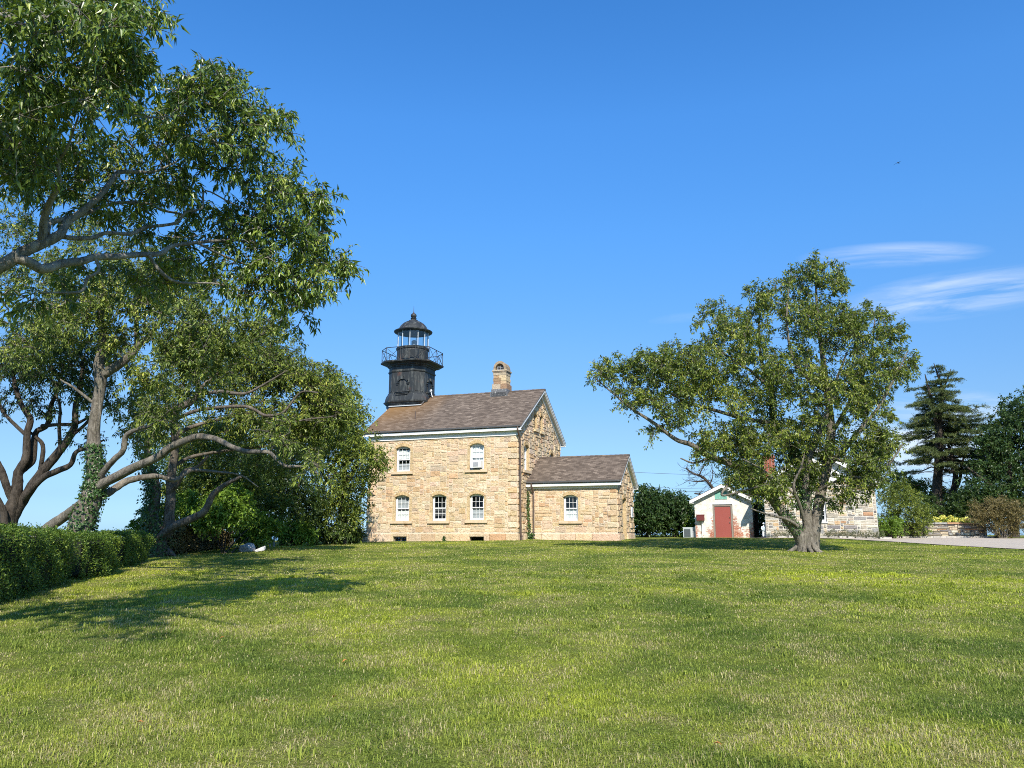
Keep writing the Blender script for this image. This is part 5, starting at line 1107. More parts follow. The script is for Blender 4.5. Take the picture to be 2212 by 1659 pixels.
# --- ivy-clad leaning tree behind the hedge
def ivy_tree():
    y = 21.3; p = px(165, 1185, y); b = gp(p[0], y)
    L = [[(150, 1260, y, 66), (163, 1185, y, 64), (174, 1139, y, 56), (198, 1075, y, 48), (206, 1038, y, 42), (204, 983, y, 34), (203, 921, y, 26), (213, 859, y, 25), (217, 813, y, 27), (213, 788, y, 22), (220, 751, y, 19), (221, 704, y, 18), (217, 673, y, 15), (225, 600, y, 10)],
         [(222, 812, y, 20), (240, 798, y, 22), (257, 788, y, 20), (285, 763, y, 18), (300, 745, y, 15), (322, 726, y, 11), (337, 707, y, 9), (360, 670, y - .5, 5)], [(296, 748, y, 12), (295, 704, y, 11), (295, 664, y, 9), (300, 620, y, 6)],
         [(215, 1035, y - .1, 16), (223, 1020, y - .2, 15), (244, 995, y - .4, 14), (266, 973, y - .6, 13), (272, 942, y - .7, 12), (297, 927, y - .9, 10), (328, 918, y - 1.1, 9), (350, 899, y - 1.3, 7), (390, 870, y - 1.5, 4)],
         [(212, 1050, y - .1, 24), (241, 1035, y - .3, 22), (292, 1009, y - .7, 21), (339, 988, y - 1.0, 19), (369, 966, y - 1.2, 18), (408, 949, y - 1.4, 16), (430, 943, y - 1.5, 15), (468, 949, y - 1.7, 13), (503, 966, y - 1.9, 12), (533, 975, y - 2.0, 11), (580, 977, y - 2.2, 9), (597, 992, y - 2.2, 8), (619, 1007, y - 2.3, 7), (657, 1009, y - 2.5, 5), (700, 1030, y - 2.7, 2)],
         [(580, 977, y - 2.2, 6), (600, 955, y - 2.3, 5), (625, 935, y - 2.5, 3)],
         [(205, 1075, y + .2, 20), (232, 1065, y + .4, 19), (253, 1052, y + .6, 17), (275, 1039, y + .8, 16), (309, 1031, y + 1, 14), (344, 1029, y + 1.2, 12), (378, 1037, y + 1.4, 11), (408, 1018, y + 1.6, 9), (430, 1016, y + 1.7, 8), (473, 1020, y + 1.9, 6), (520, 1027, y + 2.1, 4), (558, 1052, y + 2.3, 2)],
         [(60, 1180, y + .8, 26), (102, 1142, y + .8, 25), (136, 1118, y + .6, 23), (172, 1091, y + .4, 21), (200, 1065, y + .2, 16)],
         [(205, 870, y, 8), (195, 865, y - .1, 8), (160, 838, y - .3, 6), (130, 820, y - .5, 4)], [(212, 925, y - .3, 7), (216, 890, y - .4, 6), (214, 840, y - .4, 5)], [(240, 650, y, 8), (170, 640, y - .4, 7), (120, 665, y - .6, 5), (60, 660, y - .8, 3)]]
    B = [(120, 700, y, 110, 50, 1.8), (55, 745, y, 60, 45, 1.5, 0.8), (180, 650, y, 90, 45, 1.6), (300, 655, y, 105, 50, 1.6), (265, 725, y, 60, 35, 1.2, 0.7), (420, 690, y - 1, 85, 55, 1.5), (370, 765, y - 1, 80, 50, 1.5), (465, 765, y - 1.5, 70, 50, 1.4), (310, 830, y - .8, 45, 35, 0.8, 0.6), (425, 830, y - 1.5, 60, 40, 1.0, 0.7), (345, 905, y - 1.2, 40, 28, 0.6, 0.6), (560, 700, y - 1, 60, 40, 1.2),
         (370, 620, y, 90, 50, 1.5), (90, 590, y + 2, 110, 50, 1.8, 0.8), (40, 480, y + 2, 60, 60, 1.6, 0.7), (200, 520, y + 2, 110, 50, 1.8, 0.6), (330, 560, y + 1, 80, 40, 1.6, 0.7), (150, 420, y + 2, 70, 40, 1.6, 0.5), (275, 865, y + 4, 42, 50, 1.6, 0.8), (300, 950, y + 5, 34, 36, 1.4, 0.7), (345, 880, y + 5, 44, 50, 1.6, 0.8), (250, 770, y + 3, 50, 50, 1.6, 0.7), (600, 935, y - 2.4, 45, 30, 0.7, 0.6), (690, 1010, y - 2.6, 40, 25, 0.6, 0.7), (300, 600, y, 120, 40, 1.4)]
    lm = tree('ivy_clad_tree', b, 'leaning grey trunked tree wrapped in ivy, rising behind the gap between hedges', L, B, 760, 5, 12, 0.45, 0.15, 0.048, M_LEAF_OLIVE, M_BARK_PALE, thick=0.8, hang=0.55)
    ivy_on('climbing_ivy', 'glossy ivy covering the lower trunk of the leaning tree behind the hedge gap', (np.array(lm[0][0]), np.array(lm[0][1])), 2300, 0.085, 0.04, (0.02, 0.42), (0.35, -0.25, 0))
ivy_tree()

def dark_stem_tree():
    y = 24.5; p = px(20, 1180, y); b = gp(p[0], y)
    L = [[(5, 1200, y, 44), (14, 1134, y, 36), (28, 1091, y, 29), (37, 1054, y, 25), (40, 1020, y, 20), (56, 989, y, 18), (59, 936, y, 15), (65, 905, y, 14), (46, 874, y, 11), (31, 825, y, 9), (20, 760, y, 5)],
         [(16, 1180, y + .1, 34), (24, 1128, y + .1, 27), (49, 1082, y + .1, 24), (84, 1029, y, 22), (114, 992, y, 20), (145, 952, y, 17), (161, 921, y, 15), (164, 874, y, 13), (173, 840, y, 10), (180, 770, y, 6)],
         [(52, 1078, y - .1, 14), (60, 1065, y - .2, 15), (93, 1032, y - .3, 15), (124, 1017, y - .4, 14), (152, 1004, y - .4, 12), (164, 977, y - .5, 10), (189, 967, y - .5, 8), (225, 950, y - .5, 4)],
         [(42, 1022, y, 16), (54, 1010, y + .2, 16), (71, 992, y + .3, 15), (77, 936, y + .4, 13), (102, 918, y + .4, 12), (111, 874, y + .5, 10), (124, 844, y + .5, 8), (140, 780, y + .5, 4)],
         [(86, 1024, y + .2, 11), (93, 967, y + .3, 10), (80, 946, y + .3, 8), (60, 930, y + .4, 5)], [(28, 1085, y, 17), (14, 1050, y - .2, 17), (4, 1020, y - .3, 17), (-15, 985, y - .3, 15), (-60, 900, y - .4, 10)],
         [(8, 1160, y - .3, 20), (8, 1110, y - .4, 16), (-8, 1075, y - .5, 14), (-50, 1000, y - .5, 8)], [(90, 920, y + .3, 9), (130, 917, y + .2, 8), (161, 916, y + .2, 8), (190, 902, y, 6), (240, 870, y, 3)],
         [(56, 940, y, 9), (20, 905, y, 8), (2, 880, y, 7), (-10, 830, y, 5)], [(130, 970, y, 9), (128, 920, y - .2, 8), (130, 880, y - .3, 6), (120, 850, y - .3, 4)], [(150, 945, y, 9), (190, 910, y, 7), (220, 860, y + .3, 4)]]
    B = [(40, 790, y, 75, 50, 1.8), (130, 800, y, 70, 50, 1.8), (10, 840, y, 40, 40, 1.2, 0.5), (195, 850, y, 50, 40, 1.4, 0.7), (90, 740, y, 110, 40, 1.8), (115, 880, y, 50, 25, 1.0, 0.35), (60, 865, y, 40, 22, 0.8, 0.35), (180, 940, y, 40, 22, 0.8, 0.45), (-80, 850, y, 60, 60, 1.5), (200, 760, y, 60, 40, 1.5)]
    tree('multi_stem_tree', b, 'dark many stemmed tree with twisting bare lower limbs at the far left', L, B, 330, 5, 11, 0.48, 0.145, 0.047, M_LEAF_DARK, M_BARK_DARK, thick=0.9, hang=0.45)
dark_stem_tree()

def spreading_tree():
    y = 29.3; p = px(338, 1205, y); b = gp(p[0], y)
    L = [[(328, 1225, y, 48), (336, 1195, y, 40), (344, 1160, y, 34), (330, 1120, y, 28), (336, 1070, y, 24), (332, 1030, y, 20), (318, 990, y, 16), (325, 930, y, 10)],
         [(342, 1165, y, 30), (363, 1145, y, 26), (366, 1110, y, 23), (369, 1070, y, 21), (369, 1035, y, 20), (378, 971, y, 18), (378, 893, y, 17), (396, 876, y, 17), (412, 868, y, 16), (430, 842, y, 14), (412, 790, y, 12), (399, 756, y, 9), (390, 710, y, 5)],
         [(344, 1160, y - .2, 18), (374, 1138, y - .4, 19), (412, 1121, y - .6, 18), (442, 1104, y - .8, 16), (460, 1069, y - .9, 14), (485, 1048, y - 1.0, 11), (520, 1030, y - 1.2, 6)],
         [(369, 1060, y - .1, 13), (382, 1046, y - .2, 13), (400, 1018, y - .4, 11), (425, 1010, y - .6, 9), (450, 985, y - .8, 6)], [(425, 850, y - .2, 10), (450, 849, y - .4, 9), (477, 846, y - .6, 9), (510, 850, y - .8, 8), (537, 848, y - .9, 7), (580, 825, y - 1.2, 5), (620, 800, y - 1.4, 3)],
         [(380, 905, y - .2, 9), (425, 887, y - .4, 9), (477, 880, y - .8, 8), (528, 878, y - 1.1, 8), (550, 885, y - 1.2, 7), (576, 898, y - 1.3, 7), (614, 889, y - 1.5, 6), (649, 848, y - 1.7, 4), (687, 848, y - 1.9, 3)],
         [(576, 898, y - 1.3, 5), (620, 912, y - 1.5, 5), (670, 905, y - 1.8, 4), (720, 900, y - 2, 2)], [(378, 940, y, 12), (420, 920, y + .5, 9), (500, 900, y + 1, 7), (600, 880, y + 1.5, 4)], [(430, 842, y, 9), (480, 800, y + .3, 7), (560, 770, y + .6, 4)], [(369, 1010, y + .2, 10), (420, 985, y + .8, 8), (520, 970, y + 1.4, 6), (620, 960, y + 2, 4)]]
    B = [(560, 755, y + 1.2, 85, 40, 2.0), (500, 810, y + 1.5, 80, 45, 2.0), (610, 805, y + 1.2, 80, 50, 2.0), (680, 830, y + 1.2, 60, 45, 1.6), (430, 760, y + 1.5, 70, 50, 2.0), (560, 900, y + .5, 110, 50, 2.2, 0.8), (665, 915, y + 1.5, 85, 60, 2.0), (470, 930, y + 6, 80, 45, 1.8, 0.7), (620, 985, y + 6, 80, 45, 1.8, 0.7), (500, 1010, y + 6, 70, 35, 1.5, 0.5), (400, 940, y + 6, 50, 40, 1.4, 0.5), (710, 880, y + 1.2, 45, 55, 1.4), (335, 915, y + 0.5, 55, 40, 1.4, 0.7), (430, 985, y + 6, 70, 40, 1.5, 0.6), (360, 850, y + 1, 50, 40, 1.4, 0.6)]
    lm = tree('spreading_tree', b, 'wide spreading tree with pale bare limbs between the hedge end and the lighthouse', L, B, 1000, 5, 11, 0.55, 0.165, 0.056, M_LEAF_OLIVE, M_BARK, thick=0.9, simple=True, hang=0.5)
    ivy_on('climbing_ivy', 'dark ivy shrouding the left trunk of the wide spreading tree', (np.array(lm[0][0]), np.array(lm[0][1])), 2400, 0.11, 0.16, (0.1, 0.9), (-0.5, -0.3, 0))
spreading_tree()

def house_side_trees():
    for (name, label, u, v, y, rows, B, n) in (
        ('woodland_tree', 'tall bushy tree touching the left front of the stone lighthouse', 742, 1172, 43.0,
         [[(742, 1178, 43, 18), (738, 1100, 43, 15), (745, 1000, 43, 12), (735, 900, 43, 8), (730, 840, 43, 4)], [(742, 1060, 43, 10), (775, 1000, 42, 7), (805, 980, 41.5, 4)], [(738, 1080, 43, 9), (690, 1010, 43, 7), (660, 930, 43, 4)]],
         [(735, 855, 43, 40, 40, 2), (760, 900, 42.5, 38, 50, 1.8), (700, 880, 43.5, 60, 50, 2.2), (720, 960, 43, 75, 55, 2.2), (770, 980, 42, 42, 40, 1.6), (800, 985, 41.2, 28, 35, 1.0, 0.8), (818, 1000, 41, 14, 22, 0.6, 0.8), (740, 1050, 43, 65, 50, 2.2), (700, 1110, 43.5, 80, 45, 2.0), (762, 1120, 43.5, 26, 40, 1.4), (790, 1030, 41.6, 22, 24, 0.8, 0.8)], 640),
        ('woodland_tree', 'shady dark tree standing between the bright shrubs and the tall bushy tree', 600, 1180, 41.0,
         [[(610, 1188, 41, 14), (606, 1120, 41, 12), (612, 1050, 41, 9), (600, 960, 41, 6)], [(608, 1110, 41, 8), (640, 1060, 40.5, 6), (660, 1010, 40, 4)]],
         [(610, 1040, 41, 75, 40, 2.2), (560, 1000, 41.5, 70, 45, 2.2), (650, 1080, 41, 50, 40, 2.0), (640, 960, 41, 70, 50, 2.2), (550, 1080, 42, 55, 32, 1.6, 0.5), (655, 1130, 41.5, 45, 25, 1.4, 0.8), (700, 1150, 42.5, 60, 22, 1.2, 0.8)], 430),
        ('woodland_tree', 'dark tree far behind the pale limbed spreading tree', 500, 1180, 44.0,
         [[(500, 1186, 44, 14), (498, 1100, 44, 11), (505, 1000, 44, 8), (500, 930, 44, 5)]], [(500, 980, 44, 80, 60, 2.4), (450, 1040, 44, 60, 40, 2, 0.8), (540, 1060, 44, 60, 50, 2), (430, 960, 44, 60, 45, 2, 0.8), (370, 985, 44, 50, 45, 2, 0.7), (400, 1040, 44, 45, 30, 1.6, 0.7)], 380)):
        p = px(u, v, y); b = gp(p[0], y)
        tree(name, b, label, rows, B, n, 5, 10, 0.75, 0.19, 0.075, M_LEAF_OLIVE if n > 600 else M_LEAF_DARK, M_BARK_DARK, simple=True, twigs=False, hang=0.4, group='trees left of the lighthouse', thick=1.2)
house_side_trees()

# --- shrubs: several stems from the ground carrying a leafy dome
def shrub(name, label, u, y, B, n, leaf, Ll, Wl, cat='shrub', ntw=4, nlf=10, Lt=0.4, stems=6, bark=M_BARK_DARK, group=None, hang=0.2, up=0.3, vb=None):
    x = px(u, 1165, y)[0]; b = gp(x, y); Ls = []
    for k in range(stems):
        a = rng.uniform(0, 6.28); t = px(B[k % len(B)][0] + rng.uniform(-.5, .5) * B[k % len(B)][3], B[k % len(B)][1], B[k % len(B)][2]); q = b + np.array([math.cos(a), math.sin(a), 0]) * 0.15 - (0, 0, 0.05)
        m = (q + t) / 2 + rng.normal(size=3) * 0.08 + (0, 0, 0.1); P = smooth_path([q, m, t], 4); Ls.append((P, np.linspace(0.03, 0.008, len(P))))
    return tree(name, b, label, Ls, B, n, ntw, nlf, Lt, Ll, Wl, leaf, bark, cat, simple=True, twigs=False, hang=hang, group=group, up=up, kill=lambda T: T[:, 2] < gz(T[:, 0], T[:, 1]) + 0.05)
shrub('flowering_shrub', 'bright green shrub mound in sun below the long bare limb', 490, 31.8, [(500, 1100, 31.8, 55, 35, 1.4), (460, 1120, 31.8, 50, 30, 1.2), (545, 1128, 36, 50, 28, 1.2), (565, 1146, 36.5, 40, 18, 1.0), (500, 1070, 32.4, 30, 18, 0.8), (415, 1095, 33, 30, 28, 0.9)], 330, M_LEAF_BRIGHT, 0.15, 0.09, Lt=0.4)
shrub('low_shrub', 'round light green bush right of the two thin metal posts', 636, 40.5, [(640, 1148, 40.5, 40, 24, 1.0), (660, 1160, 40.5, 28, 14, 0.9), (615, 1150, 40.5, 20, 16, 0.7)], 150, M_LEAF_BRIGHT, 0.15, 0.09, Lt=0.35)
shrub('low_shrub', 'arching green bush drooping beside the white boulder', 545, 35.6, [(555, 1158, 35.6, 34, 18, 0.8), (580, 1140, 36, 34, 16, 0.8), (530, 1150, 35.6, 24, 18, 0.7)], 110, M_LEAF_BRIGHT, 0.14, 0.08, Lt=0.35)
shrub('leafy_thicket', 'loose green thicket filling the gap beneath the spreading tree limbs', 440, 36.0, [(385, 1080, 36, 40, 40, 1.2), (440, 1055, 36, 50, 36, 1.4), (520, 1055, 36.5, 55, 32, 1.4), (350, 1115, 35.5, 30, 40, 1.0), (590, 1090, 38, 40, 40, 1.2)], 300, M_LEAF_OLIVE, 0.17, 0.085, Lt=0.5)
shrub('sunlit_shrub', 'yellow green bush catching sun behind the ivy trunk at the hedge end', 296, 31.0, [(296, 1140, 31, 14, 26, 0.6), (312, 1120, 31, 14, 22, 0.6), (330, 1130, 31, 20, 30, 0.7), (400, 1090, 33, 26, 35, 0.9)], 110, M_LEAF_BRIGHT, 0.12, 0.075, Lt=0.25)
shrub('low_shrub', 'dark low bush at the left corner of the stone lighthouse', 770, 44.5, [(765, 1155, 44.5, 22, 14, 0.8), (735, 1158, 44.5, 30, 12, 0.8), (710, 1160, 44, 20, 9, 0.6)], 90, M_LEAF_DARK, 0.16, 0.08, Lt=0.35)

# --- clipped hedges
def hedge(name, label, pts, h, w, dens, leaf, Ll, Wl, cat='hedge', ragged=0.05, htop=None):
    """pts: ground line of the FRONT face, left to right; w = depth behind it"""
    P = smooth_path(np.array(pts, float), 6); n = len(P); T = unit(np.gradient(P, axis=0)); Nn = np.stack([-T[:, 1], T[:, 0]], 1); root = empty(name, (*P[n // 2], float(gz(*P[n // 2]))), 0, label, cat); b = np.array(root.location)
    H = np.full(n, h) if htop is None else np.interp(np.linspace(0, 1, n), np.linspace(0, 1, len(htop)), htop)
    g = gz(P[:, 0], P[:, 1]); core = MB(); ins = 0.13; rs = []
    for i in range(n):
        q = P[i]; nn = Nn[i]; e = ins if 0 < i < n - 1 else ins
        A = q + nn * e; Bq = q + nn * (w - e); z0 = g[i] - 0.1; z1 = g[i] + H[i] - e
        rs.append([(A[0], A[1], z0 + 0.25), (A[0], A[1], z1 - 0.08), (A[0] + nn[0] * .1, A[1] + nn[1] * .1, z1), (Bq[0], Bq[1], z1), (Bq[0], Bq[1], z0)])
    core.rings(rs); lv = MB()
    seg = np.linalg.norm(np.diff(P, axis=0), axis=1); S = np.concatenate([[0], np.cumsum(seg)]); L = S[-1]
    def place(m, face):
        s = rng.uniform(0, L, m); x = np.stack([np.interp(s, S, P[:, 0]), np.interp(s, S, P[:, 1])], 1); nn = np.stack([np.interp(s, S, Nn[:, 0]), np.interp(s, S, Nn[:, 1])], 1); hh = np.interp(s, S, H); gg = np.interp(s, S, g)
        bump = 0.06 * np.sin(s * 2.3 + 1) + 0.05 * np.sin(s * 5.1) + 0.04 * np.sin(s * 11.7)
        if face in ('front', 'back'):
            f = rng.uniform(0, 1, m) ** 0.9; z = f * hh; off = rng.normal(size=m) * ragged + bump * np.sin(f * 3.1 + s) + 0.10 * np.clip(0.25 - f, 0, 1) * 2 + 0.05 * np.sin(f * 9 + s * 3.7); off = np.where(f > 0.93, off + (f - 0.93) * 1.5, off)
            o = off if face == 'front' else w - off; q = x + nn * o[:, None]; N = np.concatenate([-nn if face == 'front' else nn, np.full((m, 1), 0.55)], 1)
        else:
            o = rng.uniform(0.02, w - 0.02, m); q = x + nn * o[:, None]; z = hh + np.abs(rng.normal(size=m)) * ragged * 0.9 - 0.03 + bump * 0.3 - 0.12 * np.maximum(0, 0.12 - o) / 0.12; N = np.tile((0.0, 0.0, 1.0), (m, 1))
        B = np.concatenate([q, (gg + z)[:, None]], 1); N = N + rng.normal(size=(m, 3)) * 0.5; D = rng.normal(size=(m, 3)) + np.array([0, 0, 0.35])
        leaves_into(lv, B, D, N, Ll * rng.uniform(0.6, 1.2, m), Wl * rng.uniform(0.7, 1.1, m), 0.15, 0.15)
    place(int(L * h * dens), 'front'); place(int(L * w * dens), 'top'); place(int(L * h * dens * 0.25), 'back')
    for i, sg in ((0, -1), (n - 1, 1)):      # ends
        m = int(w * h * dens); q = P[i] + Nn[i] * rng.uniform(0, w, (m, 1)) + T[i] * (sg * (np.abs(rng.normal(size=(m, 1))) * ragged - 0.08)); B = np.concatenate([q, (g[i] + rng.uniform(0, 1, m) * H[i])[:, None]], 1)
        N = np.concatenate([np.tile(T[i] * sg, (m, 1)), np.full((m, 1), 0.5)], 1) + rng.normal(size=(m, 3)) * 0.5
        leaves_into(lv, B, rng.normal(size=(m, 3)) + (0, 0, 0.35), N, Ll * rng.uniform(0.6, 1.2, m), Wl * rng.uniform(0.7, 1.1, m), 0.15, 0.15)
    k = int(L * 7)      # stray shoots above the clipped top
    s = rng.uniform(0, L, k); x = np.stack([np.interp(s, S, P[:, 0]), np.interp(s, S, P[:, 1])], 1) + np.stack([np.interp(s, S, Nn[:, 0]), np.interp(s, S, Nn[:, 1])], 1) * rng.uniform(0.1, w, (k, 1)); hh = np.interp(s, S, H) + np.interp(s, S, g)
    for j in range(6):
        B = np.concatenate([x + rng.normal(size=(k, 2)) * 0.015, (hh + j * rng.uniform(0.005, 0.028, k))[:, None]], 1); leaves_into(lv, B, rng.normal(size=(k, 3)) + (0, 0, 0.9), rng.normal(size=(k, 3)), Ll, Wl, 0.1, 0.1)
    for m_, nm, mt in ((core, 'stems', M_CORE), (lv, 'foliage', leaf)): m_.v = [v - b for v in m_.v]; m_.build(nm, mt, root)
def gpt(u, v):   # ground point under a pixel, on the plain slope of the lawn
    t = (v - 1151.5) / 1692; d = 1.6 / (t + 0.0247); return ((u - 1106) / 1692 * d, d)
hedge('clipped_hedge', 'tallest nearest clipped green hedge at the left frame edge', [(-9.9, 10.2), gpt(0, 1304), gpt(60, 1287), gpt(120, 1268), gpt(162, 1254)], 1.36, 1.3, 1500, M_HEDGE, 0.062, 0.028, htop=[1.36, 1.32, 1.24, 1.15])
hedge('clipped_hedge', 'middle clipped hedge right of the ivy trunk, between its two neighbours', [gpt(190, 1249), gpt(225, 1243), gpt(260, 1233)], 1.18, 1.2, 1500, M_HEDGE, 0.06, 0.028, htop=[1.08, 1.00])
hedge('clipped_hedge', 'smallest farthest clipped hedge, ending at the dark ivy trunk', [gpt(279, 1225), gpt(300, 1218), gpt(321, 1212)], 1.2, 1.3, 1400, M_HEDGE, 0.062, 0.03, htop=[0.96, 0.93])
hedge('rough_hedge', 'rough brownish green hedge under the spreading tree at the lawn edge', [gpt(372, 1199), gpt(420, 1192), gpt(470, 1187), gpt(500, 1184)], 1.15, 1.3, 520, M_TANSHRUB, 0.10, 0.055, ragged=0.10, htop=[1.0, 1.25, 1.15, 0.9])

# --- the big lawn tree on the right
def lawn_tree():
    y = 33.5; p = px(1742, 1186, y); b = gp(p[0], y)
    L = [[(1742, 1196, y, 50), (1742, 1180, y, 34), (1743, 1160, y, 27), (1744, 1133, y, 23), (1743, 1075, y, 22), (1741, 1028, y, 20), (1748, 985, y, 17), (1762, 953, y, 14), (1783, 905, y - .3, 10), (1800, 840, y - .5, 7), (1830, 760, y - .5, 4)],
         [(1752, 1194, y + .1, 44), (1757, 1175, y + .1, 30), (1762, 1133, y + .1, 26), (1774, 1058, y + .2, 23), (1788, 995, y + .2, 24), (1795, 932, y + .3, 20), (1787, 848, y + .3, 15), (1774, 748, y + .3, 10), (1766, 689, y + .3, 7), (1762, 600, y + .3, 4), (1760, 565, y + .3, 2)],
         [(1736, 1192, y - .1, 38), (1732, 1172, y - .1, 27), (1718, 1142, y - .2, 27), (1691, 1108, y - .3, 24), (1653, 1058, y - .4, 21), (1603, 1012, y - .5, 17), (1536, 987, y - .6, 14), (1494, 961, y - .7, 12), (1460, 949, y - .8, 10), (1414, 915, y - .9, 8), (1364, 882, y - 1, 6), (1322, 848, y - 1, 4), (1284, 815, y - 1, 3)],
         [(1738, 1120, y + .2, 20), (1735, 1070, y + .3, 20), (1733, 1016, y + .4, 20), (1699, 953, y + .7, 17), (1670, 911, y + .9, 14), (1666, 831, y + 1.1, 11), (1645, 781, y + 1.2, 8), (1640, 700, y + 1.3, 5), (1650, 640, y + 1.3, 3)],
         [(1672, 915, y + .8, 11), (1603, 903, y + .2, 10), (1544, 886, y - .2, 8), (1485, 869, y - .5, 6), (1430, 840, y - .7, 4)], [(1666, 840, y + 1, 9), (1620, 800, y + .8, 7), (1560, 760, y + .6, 5), (1530, 700, y + .5, 3)],
         [(1792, 1000, y + .2, 15), (1825, 970, y - .2, 12), (1854, 932, y - .5, 10), (1896, 882, y - .8, 7), (1938, 806, y - 1, 4), (1960, 760, y - 1, 2)], [(1788, 850, y + .3, 9), (1720, 790, y - .3, 7), (1700, 700, y - .6, 5), (1705, 610, y - .7, 3)],
         [(1795, 940, y + .3, 10), (1840, 860, y + 1, 8), (1880, 770, y + 1.4, 5), (1890, 690, y + 1.5, 3)], [(1790, 990, y, 9), (1850, 1000, y - .8, 7), (1910, 1010, y - 1.3, 5), (1950, 960, y - 1.6, 3)], [(1728, 1140, y - .4, 8), (1700, 1122, y - .8, 7), (1660, 1112, y - 1.2, 5), (1620, 1098, y - 1.5, 3)],
         [(1738, 1125, y - .3, 8), (1728, 1092, y - .6, 8), (1716, 1062, y - .9, 7), (1716, 1040, y - 1, 6), (1730, 1010, y - 1.2, 5), (1738, 980, y - 1.3, 3)], [(1722, 1075, y - .7, 6), (1690, 1045, y - 1.1, 5), (1640, 1010, y - 1.6, 4), (1600, 990, y - 1.8, 2)],
         [(1768, 1060, y - .2, 7), (1800, 1042, y - .8, 6), (1850, 1030, y - 1.4, 5), (1885, 1050, y - 1.7, 3)], [(1603, 1012, y - .5, 8), (1570, 1050, y - .8, 6), (1560, 1070, y - 1, 5), (1600, 1062, y - 1.1, 4), (1640, 1050, y - 1.3, 3)], [(1536, 987, y - .6, 7), (1500, 1000, y - .8, 5), (1470, 990, y - .9, 3)]]
    B = [(1298, 805, y - 1, 32, 26, 0.9), (1345, 815, y - .8, 48, 40, 1.4), (1405, 800, y - .5, 50, 45, 1.8), (1380, 865, y - .8, 45, 32, 1.4), (1465, 795, y - .3, 60, 55, 2.2), (1540, 695, y, 42, 46, 1.8), (1535, 780, y, 70, 60, 2.6), (1470, 885, y - .5, 65, 45, 2.0), (1610, 730, y, 65, 65, 2.8), (1645, 655, y, 38, 38, 1.8), (1705, 635, y, 46, 52, 2.2),
         (1757, 590, y, 28, 40, 1.2, 1.2), (1803, 605, y, 28, 38, 1.2, 1.1), (1760, 690, y, 70, 60, 2.8), (1825, 715, y, 55, 55, 2.4), (1885, 700, y, 45, 46, 2.0), (1930, 715, y, 32, 34, 1.4), (1900, 790, y, 65, 60, 2.6), (1950, 785, y - .5, 34, 36, 1.4), (1700, 800, y, 90, 65, 3.2), (1600, 860, y, 85, 55, 3.0), (1800, 840, y, 85, 65, 3.2), (1880, 880, y - .3, 55, 55, 2.4),
         (1570, 950, y - .3, 70, 38, 2.2), (1655, 955, y, 75, 55, 2.8), (1760, 940, y, 80, 55, 2.8), (1860, 970, y - .5, 55, 45, 2.2), (1915, 960, y - 1, 36, 36, 1.4, 0.9), (1650, 1040, y - .8, 55, 35, 1.6, 0.7), (1605, 1050, y - 1, 40, 22, 1.0, 0.5), (1735, 1010, y + .4, 45, 50, 1.4, 0.8), (1850, 1040, y - 1, 50, 45, 1.5, 0.8), (1890, 1010, y - 1.3, 40, 40, 1.4, 0.8), (1810, 1085, y - .8, 45, 20, 1.0, 0.7),
         (1690, 1060, y - 1, 40, 25, 0.9, 0.45), (1420, 925, y - .8, 40, 20, 1.0, 0.6), (1510, 830, y - .2, 60, 50, 2.4), (1600, 1010, y - .9, 55, 26, 1.2, 0.8), (1535, 975, y - .9, 45, 26, 1.2, 0.8)]
    for k in range(8):
        a = k * 0.785 + rng.uniform(-.25, .25); c = np.array([math.cos(a), math.sin(a), 0]); l = rng.uniform(0.6, 0.95); e = b + c * l
        L.append((smooth_path([b + c * 0.22 + (0, 0, 0.75), b + c * 0.34 + (0, 0, 0.28), b + c * l * 0.75 + (0, 0, 0.05), np.array([*(b + c * l * 1.2)[:2], b[2] - 0.10])], 4), np.linspace(0.13, 0.05, 13)))
    lm = tree('lawn_tree', b, 'broad open crowned tree with several grey trunks alone on the right of the lawn', L, B, 1500, 6, 11, 0.50, 0.17, 0.060, M_LEAF_OLIVE, M_BARK_PALE, simple=True, twigs=True, hang=0.35, up=0.25, thick=0.85)
    ivy_on('climbing_ivy', 'dense dark ivy cloaking the middle stem of the right lawn tree', (np.array(lm[3][0]), np.array(lm[3][1])), 5200, 0.10, 0.22, (0.05, 0.72), (-0.1, -0.4, 0))
    ivy_on('climbing_ivy', 'thin ivy along the long left limb of the right lawn tree', (np.array(lm[2][0]), np.array(lm[2][1])), 900, 0.09, 0.06, (0.16, 0.42), (-0.2, 0, 0.6))
lawn_tree()

